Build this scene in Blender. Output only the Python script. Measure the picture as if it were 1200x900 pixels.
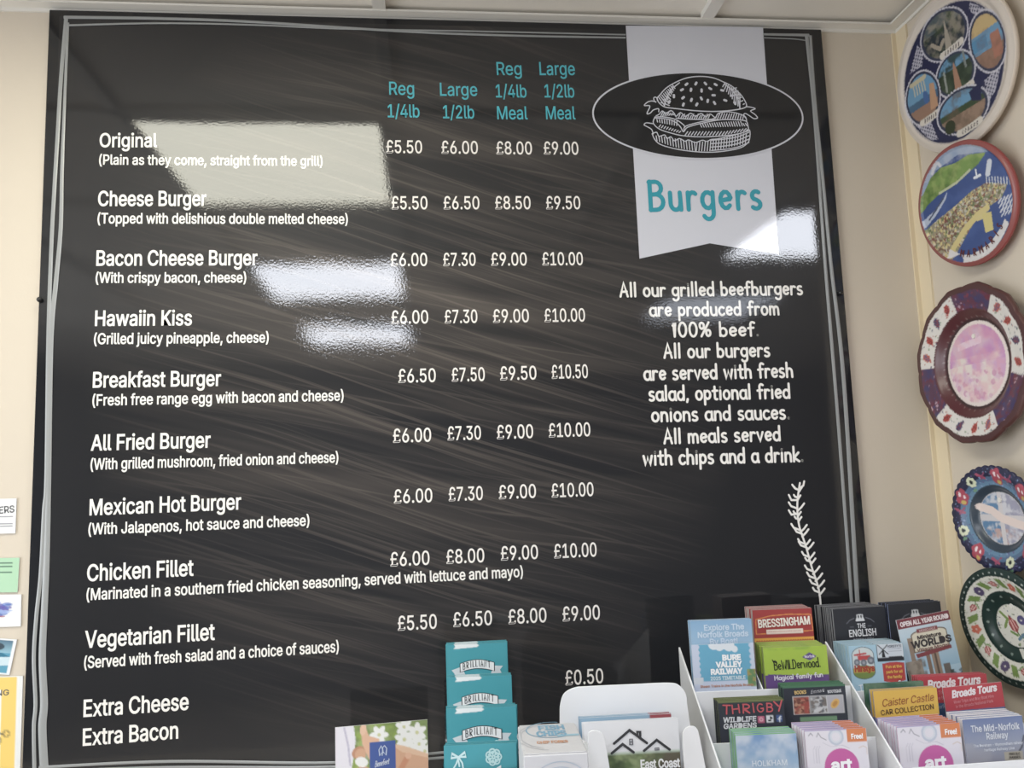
import bpy, math, random
import numpy as np
from mathutils import Matrix, Vector

random.seed(7)
scene = bpy.context.scene
COL = scene.collection
for _o in list(bpy.data.objects):
    bpy.data.objects.remove(_o)

# ------------------------------------------------------------------ camera
CAM = Vector((0.0, -1.4, 1.6))
RGT = Vector((0.9940652223544764, -0.10293849301315212, -0.03518522930899543))
UPV = Vector((0.022447499025518243, -0.122379340042636, 0.9922295132267677))
FWD = Vector((0.10644455595682062, 0.9871306720930669, 0.11934233414947598))
FPX = 940.0
cam_data = bpy.data.cameras.new('camera')
cam_data.sensor_fit = 'HORIZONTAL'
cam_data.sensor_width = 36.0
cam_data.lens = 36.0 * FPX / 1200.0
cam_data.clip_start = 0.02
cam = bpy.data.objects.new('camera', cam_data)
COL.objects.link(cam)
cam.matrix_world = Matrix(((RGT.x, UPV.x, -FWD.x, CAM.x), (RGT.y, UPV.y, -FWD.y, CAM.y),
                           (RGT.z, UPV.z, -FWD.z, CAM.z), (0, 0, 0, 1)))
scene.camera = cam

# ------------------------------------------------------------------ light and exposure
scene.view_settings.view_transform = 'Standard'
scene.view_settings.look = 'None'
scene.view_settings.gamma = 1.0
scene.view_settings.use_curve_mapping = False
scene.view_settings.exposure = 0.82
world = bpy.data.worlds.new('world')
scene.world = world
world.use_nodes = True
world.node_tree.nodes['Background'].inputs[0].default_value = (0.75, 0.85, 1.0, 1)
world.node_tree.nodes['Background'].inputs[1].default_value = 0.6
LAMP_NEAR = (6.7, 6.6, 5.6)      # the ceiling panel closest to the menu board
LAMP_FAR = (9.5, 9.9, 10.8)        # the panels deeper in the shop
LAMP_DIM = (2.6, 2.8, 3.2)        # a weaker panel past the plate wall
WINDOW_POWER = 30.0               # daylight through the shop's side window, off to the left


def area(name, loc, rot, sx, sy, power, color):
    l = bpy.data.lights.new(name, 'AREA')
    l.shape = 'RECTANGLE'
    l.size, l.size_y = sx, sy
    l.energy = power
    l.color = color
    o = bpy.data.objects.new(name, l)
    o.location = loc
    o.rotation_euler = rot
    COL.objects.link(o)
    return o


area('daylight_side_window', (-2.52, -1.85, 1.35), (0, math.radians(-90), 0), 1.7, 2.2, WINDOW_POWER, (0.92, 0.96, 1.0))


# ------------------------------------------------------------------ helpers
def s2l(c):
    c = c / 255.0
    return c / 12.92 if c <= 0.04045 else ((c + 0.055) / 1.055) ** 2.4


def rgb(r, g, b):
    return (s2l(r), s2l(g), s2l(b))


def on_back(px, py, y=0.0):
    """point where the line of sight through a photo pixel meets the upright plane Y = y"""
    d = RGT * ((px - 600) / FPX) - UPV * ((py - 450) / FPX) + FWD
    return CAM + d * ((y - CAM.y) / d.y)


def on_plane(px, py, p, n):
    d = RGT * ((px - 600) / FPX) - UPV * ((py - 450) / FPX) + FWD
    return CAM + d * ((p - CAM).dot(n) / d.dot(n))


MATS = {}


def mat(name, color, rough=0.5, spec=0.5, bump=0.0, bscale=200.0, vary=0.0, vscale=6.0, coat=0.0, ior=1.5, emit=None, attr=False):
    if name in MATS:
        return MATS[name]
    m = bpy.data.materials.new(name)
    m.use_nodes = True
    nt = m.node_tree
    b = nt.nodes['Principled BSDF']
    b.inputs['Base Color'].default_value = (*color, 1)
    b.inputs['Roughness'].default_value = rough
    b.inputs['Specular IOR Level'].default_value = spec
    b.inputs['IOR'].default_value = ior
    b.inputs['Coat Weight'].default_value = coat
    b.inputs['Coat Roughness'].default_value = 0.08
    tc = nt.nodes.new('ShaderNodeTexCoord')
    if attr:
        a = nt.nodes.new('ShaderNodeAttribute')
        a.attribute_name = 'Col'
        nt.links.new(a.outputs['Color'], b.inputs['Base Color'])
    elif vary > 0:
        n = nt.nodes.new('ShaderNodeTexNoise')
        n.inputs['Scale'].default_value = vscale
        n.inputs['Detail'].default_value = 4
        nt.links.new(tc.outputs['Object'], n.inputs['Vector'])
        mx = nt.nodes.new('ShaderNodeMix')
        mx.data_type = 'RGBA'
        mx.inputs[6].default_value = (*[c * (1 - vary) for c in color], 1)
        mx.inputs[7].default_value = (*[min(1, c * (1 + vary)) for c in color], 1)
        nt.links.new(n.outputs['Fac'], mx.inputs[0])
        nt.links.new(mx.outputs[2], b.inputs['Base Color'])
    if bump > 0:
        n2 = nt.nodes.new('ShaderNodeTexNoise')
        n2.inputs['Scale'].default_value = bscale
        n2.inputs['Detail'].default_value = 2
        nt.links.new(tc.outputs['Object'], n2.inputs['Vector'])
        bp = nt.nodes.new('ShaderNodeBump')
        bp.inputs['Strength'].default_value = bump
        bp.inputs['Distance'].default_value = 0.001
        nt.links.new(n2.outputs['Fac'], bp.inputs['Height'])
        nt.links.new(bp.outputs['Normal'], b.inputs['Normal'])
    if emit:
        b.inputs['Emission Color'].default_value = (*emit, 1)
        b.inputs['Emission Strength'].default_value = 1.0
    MATS[name] = m
    return m


def link(name, me, parent=None, mats=(), matrix=None):
    o = bpy.data.objects.new(name, me)
    COL.objects.link(o)
    for m in mats:
        if m.name not in [x.name for x in me.materials if x]:
            me.materials.append(m)
    if parent:
        o.parent = parent
    if matrix is not None:
        o.matrix_local = matrix
    return o


def tag(o, label=None, cat=None, group=None, kind=None):
    if label:
        o['label'] = label
    if cat:
        o['category'] = cat
    if group:
        o['group'] = group
    if kind:
        o['kind'] = kind
    return o


def empty(name, matrix):
    o = bpy.data.objects.new(name, None)
    o.empty_display_size = 0.05
    COL.objects.link(o)
    o.matrix_world = matrix
    return o


class MB:
    """collects polygons for ONE mesh"""

    def __init__(self):
        self.v, self.f, self.m = [], [], []

    def add(self, vs, fs, mi=0):
        n = len(self.v)
        self.v += [tuple(q) for q in vs]
        self.f += [tuple(i + n for i in f) for f in fs]
        self.m += [mi] * len(fs)
        return self

    def box(self, x0, x1, y0, y1, z0, z1, mi=0):
        vs = [(x0, y0, z0), (x1, y0, z0), (x1, y1, z0), (x0, y1, z0), (x0, y0, z1), (x1, y0, z1), (x1, y1, z1), (x0, y1, z1)]
        return self.add(vs, [(0, 3, 2, 1), (4, 5, 6, 7), (0, 1, 5, 4), (1, 2, 6, 5), (2, 3, 7, 6), (3, 0, 4, 7)], mi)

    def prism(self, pts, d, mi=0):
        """pts outline (3-D, counter-clockwise seen from the front), extruded by vector d to the back"""
        n = len(pts)
        a = [Vector(q) for q in pts]
        b = [q + Vector(d) for q in a]
        fs = [tuple(range(n)), tuple(range(2 * n - 1, n - 1, -1))]
        fs += [(i, i + n, (i + 1) % n + n, (i + 1) % n) for i in range(n)]
        return self.add(a + b, fs, mi)

    def tube(self, pts, r, seg=8, mi=0):
        pts = [Vector(q) for q in pts]
        vs, fs = [], []
        for i, q in enumerate(pts):
            t = (pts[min(i + 1, len(pts) - 1)] - pts[max(i - 1, 0)]).normalized()
            a = Vector((0, 0, 1)) if abs(t.z) < .9 else Vector((1, 0, 0))
            u = t.cross(a).normalized()
            w = t.cross(u)
            for k in range(seg):
                an = 2 * math.pi * k / seg
                vs.append(q + u * (r * math.cos(an)) + w * (r * math.sin(an)))
        for i in range(len(pts) - 1):
            for k in range(seg):
                k2 = (k + 1) % seg
                fs.append((i * seg + k, i * seg + k2, (i + 1) * seg + k2, (i + 1) * seg + k))
        fs.append(tuple(range(seg - 1, -1, -1)))
        fs.append(tuple(range((len(pts) - 1) * seg, len(pts) * seg)))
        return self.add(vs, fs, mi)

    def mesh(self, name, smooth=False):
        me = bpy.data.meshes.new(name)
        me.from_pydata(self.v, [], self.f)
        for p, mi in zip(me.polygons, self.m):
            p.material_index = mi
            p.use_smooth = smooth
        me.update()
        return me

    def build(self, name, mats, parent=None, matrix=None, smooth=False, bevel=0.0):
        o = link(name, self.mesh(name, smooth), parent, mats if isinstance(mats, (list, tuple)) else [mats], matrix)
        if bevel:
            b = o.modifiers.new('bevel', 'BEVEL')
            b.width = bevel
            b.segments = 2
            b.limit_method = 'ANGLE'
        return o


def structure(name, mb, mats):
    o = mb.build(name, mats)
    o['kind'] = 'structure'
    return o


# ------------------------------------------------------------------ lettering
# glyph|advance|outlines
GLYPH_DATA = r'''
!|196|67,160 63,509 132,509 128,160/98,-4 81,-1 66,9 56,24 52,41 56,58 66,73 81,83 98,86 116,83 130,73 140,58 143,41 140,24 130,9 116,-1
"|321|78,318 70,509 136,509 128,318/193,318 185,509 250,509 243,318
#|440|242,0 326,509 377,509 294,0/10,140 19,192 400,192 391,140/64,0 147,509 198,509 115,0/40,316 49,368 429,368 421,316
$|446|202,-74 202,583 244,583 244,-74/224,-9 172,-4 128,9 91,31 64,60 46,96 38,137 104,137 110,110 123,88 142,71 166,59 194,52 224,49 257,52 286,60 311,74 329,92 341,114 346,139 342,161 332,179 316,193 296,205 272,214 245,222 184,239 128,260 86,289 60,326 52,372 58,413 75,448 102,476 138,498 180,511 227,516 275,511 316,498 351,476 377,449 394,415 401,378 337,378 326,412 302,437 267,453 225,459 194,456 167,448 145,435 129,418 118,398 115,376 119,352 131,334 148,319 169,308 191,300 212,293 264,279 287,272 312,264 336,252 359,238 379,220 395,198 405,171 408,139 403,99 386,64 360,34 323,11 278,-4
%|676|175,283 146,286 121,297 101,314 86,335 78,360 75,388 75,412 78,440 87,464 101,486 121,503 146,513 175,517 206,513 230,503 250,486 264,464 273,440 276,412 276,388 273,360 264,335 250,314 230,297 205,286/175,327 198,332 212,346 221,365 223,388 223,412 221,435 213,454 198,468 175,473 153,468 138,454 130,435 127,412 127,388 130,365 138,346 153,332/501,-10 471,-6 446,5 426,21 412,43 403,68 400,95 400,120 403,147 412,172 427,194 447,210 471,221 501,225 531,221 556,210 576,194 590,172 598,147 601,120 601,95 598,68 589,43 575,21 555,5 531,-6/501,35 523,39 538,53 546,73 549,95 549,120 546,142 538,162 524,176 501,180 479,176 464,162 456,142 453,120 453,95 455,73 464,53 479,39/132,0 482,509 540,509 191,0
&|447|197,-7 150,-2 110,12 78,34 54,62 39,96 34,133 37,163 47,189 63,213 85,235 111,256 140,279 216,335 226,343 237,352 246,363 255,375 260,389 262,405 258,427 245,445 226,457 201,461 184,459 168,453 155,444 145,431 139,416 137,399 139,380 145,363 155,346 169,327 185,307 204,284 438,0 364,0 171,231 121,293 102,319 87,344 78,370 75,398 79,430 91,458 109,481 134,499 165,510 200,513 235,510 266,499 290,482 308,459 320,433 324,404 322,382 315,362 305,342 291,325 275,308 256,293 154,217 128,195 110,174 100,154 97,131 100,108 109,87 124,70 143,57 166,49 193,46 223,50 251,59 278,75 301,95 321,121 336,151 346,186 349,224 408,224 405,180 397,144 385,115 371,92 357,75 345,62 333,47 305,23 271,7 234,-3
'|206|78,318 70,509 136,509 128,318
(|273|89,207 92,264 101,324 109,364 119,403 132,441 153,494 177,539 236,539 212,485 191,428 174,370 161,313 154,258 151,207 154,161 160,115 172,67 188,16 202,-19 218,-57 236,-96 177,-96 150,-46 128,4 111,55 99,106 92,156
)|273|37,-96 56,-56 72,-18 86,18 102,69 113,116 120,162 122,207 119,258 112,313 99,370 82,428 62,485 37,539 97,539 121,494 142,441 154,403 164,364 173,323 181,264 184,207 182,156 174,104 161,53 144,3 123,-47 97,-96
*|453|201,223 206,331 114,272 89,315 186,365 89,415 114,459 206,400 201,509 250,509 246,400 337,459 362,415 266,365 362,315 337,272 246,331 250,223
+|453|198,34 198,364 255,364 255,34/61,172 61,226 391,226 391,172
,|188|38,-119 68,71 137,71 84,-119
-|453|337,244 337,188 114,188 114,244
.|188|95,-4 78,-1 63,9 53,24 50,41 53,59 63,73 78,83 95,87 113,83 128,73 138,59 141,41 138,24 128,9 113,-1
/|249|235,533 71,-76 14,-76 178,533
0|453|227,-7 174,1 130,24 95,62 69,113 57,155 50,202 48,254 50,306 57,353 69,395 95,447 130,484 174,508 227,516 279,508 323,484 358,447 384,395 396,353 403,306 405,254 403,202 396,155 384,113 359,62 323,24 279,1/227,50 261,56 290,74 313,103 330,144 340,194 344,254 340,314 330,365 313,405 290,435 261,453 227,460 192,453 163,435 140,405 123,365 113,314 109,254 113,194 123,144 140,103 163,74 192,56
1|453|76,0 76,55 391,55 391,0/276,509 276,0 212,0 212,448 209,448 86,358 86,427 198,509
2|453|64,0 64,47 234,229 261,257 282,282 299,305 311,327 318,348 320,371 317,397 308,419 293,436 273,449 250,457 224,460 196,457 172,447 153,433 139,413 130,390 127,362 66,362 71,405 86,442 111,473 143,496 182,511 225,516 268,511 306,497 337,474 361,445 376,411 381,372 378,345 371,318 357,290 336,259 306,223 267,180 153,60 153,57 389,57 389,0
3|453|218,-7 173,-3 133,10 98,30 70,57 52,91 44,132 109,132 115,107 126,87 144,71 165,59 191,52 219,50 248,53 275,61 297,74 315,93 325,116 329,145 326,172 316,196 299,217 275,234 242,244 201,248 157,248 157,299 288,448 288,452 70,452 70,509 372,509 372,461 211,278 211,289 264,288 308,276 344,253 371,222 387,186 393,145 387,103 370,66 344,36 309,12 266,-2
4|453|40,105 40,158 247,509 311,509 109,166 109,163 413,163 413,105/282,0 282,121 282,146 282,318 343,318 343,0
5|453|221,-7 178,-2 140,11 108,32 83,60 66,93 60,130 122,130 127,108 138,89 154,73 173,60 196,52 221,50 250,53 276,64 298,82 314,104 324,131 328,162 324,193 314,221 297,244 275,262 248,273 218,277 192,275 167,268 145,258 128,246 67,253 96,509 366,509 366,452 151,452 134,301 136,301 155,315 178,325 203,331 229,334 263,330 294,321 321,306 345,285 364,260 379,231 388,199 391,163 385,117 369,76 343,41 309,15 268,-1
6|453|226,-7 182,-1 142,15 109,40 84,74 69,115 64,162 68,199 80,239 102,285 137,340 252,509 322,509 151,261 145,261 154,275 165,288 179,299 196,307 214,312 235,314 278,309 316,295 346,271 370,240 384,201 389,157 384,112 368,73 343,39 310,14 271,-2/226,48 254,52 279,63 299,79 314,101 324,128 327,157 324,187 314,213 299,235 279,251 254,262 226,265 198,262 174,252 153,235 138,214 128,188 125,158 128,128 138,102 153,79 174,63 198,52
7|453|97,0 323,448 323,452 62,452 62,509 391,509 391,449 165,0
8|453|226,-7 178,-2 136,11 101,33 74,62 57,96 52,135 55,166 65,195 81,220 101,241 125,256 153,265 153,267 119,282 93,308 76,342 70,380 75,417 90,450 114,477 146,498 184,511 226,516 269,511 306,498 337,477 361,450 377,417 382,380 376,342 359,308 333,282 300,267 300,265 327,256 351,241 372,220 387,195 397,166 401,135 395,96 378,62 352,33 317,11 275,-2/226,49 258,52 285,60 307,74 323,91 333,113 337,139 333,165 322,189 305,208 283,223 256,232 226,235 196,232 169,223 147,208 130,189 119,165 115,139 119,113 129,91 145,74 167,60 195,52/226,290 252,292 274,300 293,313 307,330 316,351 319,376 316,399 308,420 294,437 275,449 252,457 226,460 200,457 177,449 159,437 145,420 136,399 133,376 136,351 145,330 159,313 178,300 201,292
9|453|226,516 271,510 310,494 343,468 368,434 384,393 389,347 385,309 373,270 350,224 315,168 200,0 130,0 301,248 307,248 299,234 287,221 273,210 257,202 238,196 218,195 175,199 137,214 106,237 83,269 68,307 64,352 69,397 85,436 110,469 143,494 182,510/226,460 199,457 174,446 154,429 138,407 129,381 125,352 129,322 138,295 154,274 174,257 199,247 226,243 254,247 279,257 299,273 314,295 324,321 327,350 324,381 314,407 299,429 279,446 254,457
:|188|95,-4 78,-1 63,9 53,24 50,41 53,59 63,73 78,83 95,87 113,83 128,73 138,59 141,41 138,24 128,9 113,-1/95,271 78,274 63,284 53,299 50,316 53,334 63,349 78,359 95,362 113,359 128,349 138,334 141,316 138,299 128,284 113,274
;|188|38,-119 68,71 137,71 84,-119/103,271 86,274 71,284 61,299 58,316 61,334 71,349 86,359 103,362 121,359 136,349 146,334 149,316 146,299 136,284 121,274
<|453|65,178 65,220 388,383 388,316 142,200 144,204 144,194 142,198 388,81 388,15
=|453|72,245 72,301 381,301 381,245/72,97 72,153 381,153 381,97
>|453|387,178 65,15 65,81 310,198 308,194 308,204 310,200 65,316 65,383 387,220
?|358|132,152 132,159 134,200 141,230 153,252 168,269 187,284 209,298 230,314 247,334 258,357 262,384 259,406 250,425 237,441 220,452 200,459 178,462 157,459 137,453 120,441 106,425 96,404 92,378 27,378 33,418 49,452 73,479 103,499 138,511 178,516 219,511 255,498 284,478 306,451 319,418 324,382 319,344 306,311 284,284 254,261 235,248 219,235 207,221 200,205 195,185 194,158 194,152/164,-4 146,-1 131,9 121,24 118,41 121,58 131,73 146,83 164,86 181,83 196,73 206,58 209,41 206,24 196,9 181,-1
@|676|355,-135 307,-133 262,-126 221,-114 167,-88 122,-53 87,-8 61,46 50,87 43,131 40,179 43,226 50,269 61,309 87,363 123,408 167,444 220,470 260,482 303,489 349,492 394,489 435,482 472,469 522,442 562,407 594,366 617,319 631,268 635,215 634,178 631,142 625,107 615,76 599,49 579,28 551,15 517,11 497,12 476,17 457,24 441,36 429,50 423,68 420,68 408,48 388,30 361,17 326,13 285,18 251,35 224,62 204,96 192,137 188,182 193,226 207,265 228,297 257,322 291,338 330,343 360,340 385,331 404,319 416,306 419,306 419,335 474,335 474,110 476,91 485,74 499,63 518,59 540,63 557,76 568,97 576,127 580,166 581,215 577,259 567,301 548,339 523,373 490,402 450,424 402,438 347,442 292,438 242,424 199,402 164,372 135,334 115,289 102,236 98,178 102,119 115,66 135,21 165,-17 201,-46 246,-68 298,-81 357,-85 385,-84 412,-80 436,-75 458,-69 476,-63 489,-59 504,-107 487,-113 464,-120 438,-126 411,-131 383,-134/329,65 359,68 382,78 400,95 412,118 419,148 422,185 419,221 411,249 399,269 381,282 358,289 331,292 305,288 283,277 265,260 252,239 244,213 242,185 244,154 251,125 262,101 279,81 301,69
A|479|16,0 201,509 276,509 463,0 395,0 287,302 276,334 264,372 250,420 232,478 245,478 228,419 213,371 201,333 191,302 85,0/110,142 110,199 370,199 370,142
B|456|60,0 60,509 241,509 289,504 329,491 359,469 381,442 394,410 398,374 395,344 387,320 373,301 356,286 336,275 315,267 315,262 339,257 363,245 385,227 402,203 414,173 418,136 413,100 400,67 377,39 344,18 301,4 247,0/125,57 245,57 296,63 330,80 349,105 355,137 352,161 342,184 327,203 306,218 279,228 248,231 125,231/125,285 238,285 265,288 288,296 308,309 323,326 333,348 336,372 330,403 313,429 283,446 240,452 125,452
C|510|267,-7 225,-3 186,7 150,25 119,49 92,79 70,115 53,157 44,203 40,254 44,305 53,352 70,393 92,429 119,459 150,484 186,501 225,512 267,516 305,513 340,504 373,490 402,471 427,447 448,418 463,385 473,348 408,348 401,373 389,395 375,413 357,428 337,440 315,449 292,454 267,456 223,450 184,432 150,403 125,364 109,314 103,254 109,194 125,145 151,105 184,76 223,59 267,53 292,55 315,60 337,69 357,81 375,96 389,114 401,136 408,160 473,160 463,124 448,91 428,62 402,38 373,19 341,5 305,-4
D|502|219,0 96,0 96,57 215,57 272,63 318,81 354,110 379,149 394,198 399,255 394,312 379,361 354,399 320,428 275,446 221,452 93,452 93,509 225,509 273,505 315,495 353,478 399,441 433,391 449,351 458,306 462,255 458,205 449,159 433,119 411,83 384,54 351,31 312,14 268,3/125,509 125,0 60,0 60,509
E|418|60,0 60,509 372,509 372,452 125,452 125,286 355,286 355,229 125,229 125,57 375,57 375,0
F|410|60,0 60,509 369,509 369,452 125,452 125,278 346,278 346,221 125,221 125,0
G|520|269,-7 225,-3 185,7 149,25 118,49 91,79 69,116 53,157 43,203 40,254 43,305 53,352 69,393 91,429 117,459 149,484 184,501 223,512 265,516 304,513 340,504 374,489 403,469 429,445 449,416 465,384 474,349 408,349 399,372 387,393 373,411 356,427 337,439 315,448 291,454 265,456 222,450 183,432 150,404 125,364 109,314 103,254 109,194 125,145 151,105 184,76 224,59 269,53 309,57 345,71 374,93 396,123 410,160 415,202 434,199 283,199 283,256 478,256 478,200 471,141 451,91 419,50 377,19 326,0
H|517|60,0 60,509 125,509 125,289 392,289 392,509 457,509 457,0 392,0 392,232 125,232 125,0
I|300|31,0 31,57 118,57 118,452 31,452 31,509 269,509 269,452 183,452 183,57 269,57 269,0
J|396|185,-7 124,3 75,33 52,63 38,100 33,145 33,173 98,173 98,145 104,104 122,74 149,56 185,50 220,56 248,74 266,104 272,145 272,509 336,509 336,145 332,100 318,63 294,33 246,3
K|467|104,145 104,216 122,239 139,261 157,282 174,303 193,324 212,344 364,509 448,509 231,276 228,276/60,0 60,509 125,509 125,334 124,225 125,193 125,0/372,0 188,259 228,309 449,0
L|393|60,0 60,509 125,509 125,57 361,57 361,0
M|628|60,0 60,509 152,509 277,187 282,174 287,159 293,141 299,123 305,103 311,84 317,65 322,49 307,49 312,65 318,83 324,102 330,121 336,140 342,158 348,174 352,187 476,509 568,509 568,0 504,0 504,291 504,308 504,327 505,347 505,369 506,413 507,435 507,457 513,457 505,433 498,409 490,386 482,363 474,341 467,322 461,305 456,291 342,0 286,0 170,291 165,304 159,321 152,340 145,361 137,384 129,408 121,432 112,457 119,457 119,437 120,416 120,394 121,372 122,328 122,309 122,291 122,0
N|523|60,0 60,509 136,509 343,183 352,169 363,151 375,130 388,107 401,82 414,55 405,54 402,81 401,108 400,134 399,157 399,178 399,195 399,509 463,509 463,0 387,0 202,290 190,310 177,331 164,354 148,381 108,452 119,454 122,384 123,354 124,328 125,307 125,291 125,0
O|533|267,-7 225,-3 186,7 150,25 119,49 92,79 70,115 53,157 44,203 40,254 44,305 53,352 70,393 92,429 119,459 150,484 186,501 225,512 267,516 309,512 348,501 384,484 415,459 442,429 464,393 480,352 490,305 493,254 490,203 480,157 464,115 442,79 415,49 384,25 348,7 309,-3/267,53 310,59 349,76 383,105 408,144 425,194 430,254 425,314 408,365 383,404 349,433 310,450 267,456 223,450 184,433 151,404 125,364 109,314 103,254 109,194 125,144 151,105 184,76 223,59
P|444|60,0 60,509 235,509 289,503 332,487 366,462 390,430 404,391 409,348 404,304 390,265 366,233 332,207 289,191 235,186 109,186 109,242 233,242 269,246 297,256 318,272 333,294 342,319 344,348 342,376 333,402 318,423 297,439 268,449 232,452 125,452 125,0
Q|533|245,159 313,159 369,85 384,65 468,-48 401,-48 346,27 331,46/267,-7 225,-3 186,7 150,25 119,49 92,79 70,115 53,157 44,203 40,254 44,305 53,352 70,393 92,429 119,459 150,484 186,501 225,512 267,516 309,512 348,501 384,484 415,459 442,429 464,393 480,352 490,305 493,254 490,203 480,157 464,115 442,79 415,49 384,25 348,7 309,-3/267,53 310,59 349,76 383,105 408,144 425,194 430,254 425,314 408,365 383,404 349,433 310,450 267,456 223,450 184,433 151,404 125,364 109,314 103,254 109,194 125,144 151,105 184,76 223,59
R|449|60,0 60,509 236,509 290,504 333,489 367,465 390,433 405,395 409,352 405,309 390,271 367,240 333,217 289,203 236,198 96,198 96,255 234,255 269,258 298,267 319,281 334,300 342,324 345,352 342,380 334,405 319,425 298,440 269,449 233,452 125,452 125,0/353,0 230,229 303,229 428,0
S|446|224,-9 172,-4 128,9 91,31 64,60 46,96 38,137 104,137 110,110 123,88 142,71 166,59 194,52 224,49 257,52 286,60 311,74 329,92 341,114 346,139 342,161 332,179 316,193 296,205 272,214 245,222 184,239 128,260 86,289 60,326 52,372 58,413 75,448 102,476 138,498 180,511 227,516 275,511 316,498 351,476 377,449 394,415 401,378 337,378 326,412 302,437 267,453 225,459 194,456 167,448 145,435 129,418 118,398 115,376 119,352 131,334 148,319 169,308 191,300 212,293 264,279 287,272 312,264 336,252 359,238 379,220 395,198 405,171 408,139 403,99 386,64 360,34 323,11 278,-4
T|448|32,452 32,509 417,509 417,452 257,452 257,0 193,0 193,452
U|517|259,-8 203,-2 154,15 114,43 85,80 66,124 60,173 60,509 124,509 124,178 128,144 141,113 160,87 187,68 220,56 259,52 298,56 331,68 357,87 377,113 389,144 393,178 393,509 457,509 457,173 451,124 433,80 403,43 363,15 315,-2
V|479|204,0 16,509 84,509 192,206 203,176 215,137 230,89 248,31 235,31 252,90 267,138 279,176 290,206 395,509 463,509 278,0
W|686|155,0 16,509 82,509 163,196 170,171 175,145 181,120 187,94 192,67 197,40 189,40 194,67 200,94 205,120 211,145 218,171 224,196 306,509 380,509 462,196 468,171 474,145 480,120 486,94 492,67 497,40 488,40 493,67 499,94 504,120 510,145 517,171 523,196 603,509 670,509 530,0 455,0 368,323 359,356 351,391 344,431 336,475 350,475 342,433 335,395 327,359 318,323 230,0
X|474|18,0 217,284 217,236 29,509 104,509 178,400 192,379 204,361 214,345 223,329 233,312 243,292 232,292 243,311 252,329 261,345 272,361 284,379 298,400 374,509 446,509 259,239 259,287 456,0 382,0 292,129 279,149 268,165 259,180 250,195 241,212 230,231 244,231 235,213 225,196 216,181 206,166 195,149 182,129 91,0
Y|472|203,0 203,208 16,509 91,509 192,344 208,318 222,292 236,264 250,230 224,230 237,265 251,293 265,318 280,344 381,509 455,509 268,208 268,0
Z|438|42,0 42,46 273,385 289,408 306,431 323,453 341,476 348,454 317,453 285,452 254,452 223,452 40,452 40,509 397,509 397,462 169,129 152,105 134,81 116,57 97,33 90,54 121,56 152,57 183,57 214,57 399,57 399,0
[|273|101,-96 101,539 236,539 236,487 160,487 160,-44 236,-44 236,-96
\|249|178,-76 14,533 71,533 235,-76
]|273|37,-96 37,-44 113,-44 113,487 37,487 37,539 172,539 172,-96
^|327|154,464 172,464 172,439 154,439/27,278 129,493 197,493 300,278 240,278 161,449 166,449 88,278
_|319|319,0 319,-56 0,-56 0,0
`|219|114,429 48,529 116,529 164,429
a|389|160,-9 126,-5 94,5 68,22 48,45 35,73 30,108 34,138 43,161 58,179 78,193 100,203 125,211 152,216 178,220 209,224 234,227 252,230 265,235 273,243 276,255 276,257 273,279 267,297 256,311 240,322 220,329 196,331 171,329 149,322 132,313 118,301 107,288 100,274 41,291 57,322 79,346 104,364 133,375 163,382 194,384 215,383 239,379 263,372 286,360 306,343 322,320 333,290 337,251 337,0 277,0 277,52 272,52 264,38 252,25 236,12 215,1 190,-6/170,45 202,49 228,59 248,74 263,93 272,115 276,138 276,190 270,186 259,182 246,179 231,176 216,173 200,171 186,169 175,168 154,164 134,159 117,150 103,139 95,124 92,105 94,87 102,72 114,61 130,52 149,47
b|424|229,-8 198,-5 172,4 153,17 138,31 127,46 118,59 112,59 112,0 53,0 53,509 114,509 114,319 118,319 127,331 137,346 152,360 171,373 197,381 229,384 274,378 313,361 345,332 370,293 385,245 390,189 385,133 370,84 346,45 313,16 274,-2/220,47 253,51 279,66 301,88 316,117 325,151 328,189 325,227 316,261 301,290 280,311 253,325 220,330 188,325 161,312 140,291 125,263 116,229 113,189 116,150 125,115 140,86 162,65 188,51
c|396|207,-8 159,-2 117,16 82,46 56,85 40,133 34,187 40,243 56,291 82,330 117,360 159,378 207,384 234,383 260,377 284,368 305,356 324,341 340,322 353,301 362,277 303,262 298,276 290,289 281,301 270,311 257,319 242,325 226,329 207,330 173,325 145,310 124,287 108,258 99,224 96,187 99,151 108,117 124,89 145,66 173,51 207,46 226,48 243,52 258,58 271,66 282,76 292,89 299,102 304,117 363,102 354,78 341,56 325,37 306,21 285,9 261,-1 235,-6
d|424|195,-8 151,-2 111,16 79,45 55,84 39,133 34,189 39,245 55,293 79,332 112,361 151,378 196,384 228,381 253,373 272,360 287,346 298,331 306,319 311,319 311,509 372,509 372,0 313,0 313,59 307,59 298,46 287,31 272,17 252,4 227,-5/205,47 236,51 263,65 284,86 299,115 309,150 312,189 309,229 300,263 284,291 263,312 237,325 205,330 172,325 145,311 124,290 108,261 99,227 96,189 99,151 109,117 124,88 145,66 172,51
e|404|212,-8 161,-2 117,16 82,46 56,85 40,132 34,187 39,242 55,290 81,329 115,359 157,378 205,384 236,382 266,374 294,361 319,341 341,315 357,282 368,242 371,194 371,169 75,169 75,221 338,221 310,202 307,237 298,269 283,294 263,314 237,326 205,330 173,326 146,313 125,294 109,270 99,241 96,211 96,178 100,139 110,106 128,80 151,61 179,50 212,46 234,48 254,53 271,61 285,73 297,88 306,105 365,91 353,63 335,39 311,19 283,4 249,-5
f|253|228,379 228,327 6,327 6,379/81,0 81,432 84,461 96,486 113,505 135,519 161,527 187,530 207,529 222,527 234,524 243,521 227,468 222,470 215,472 206,473 195,474 171,470 154,460 145,443 142,419 142,0
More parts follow.
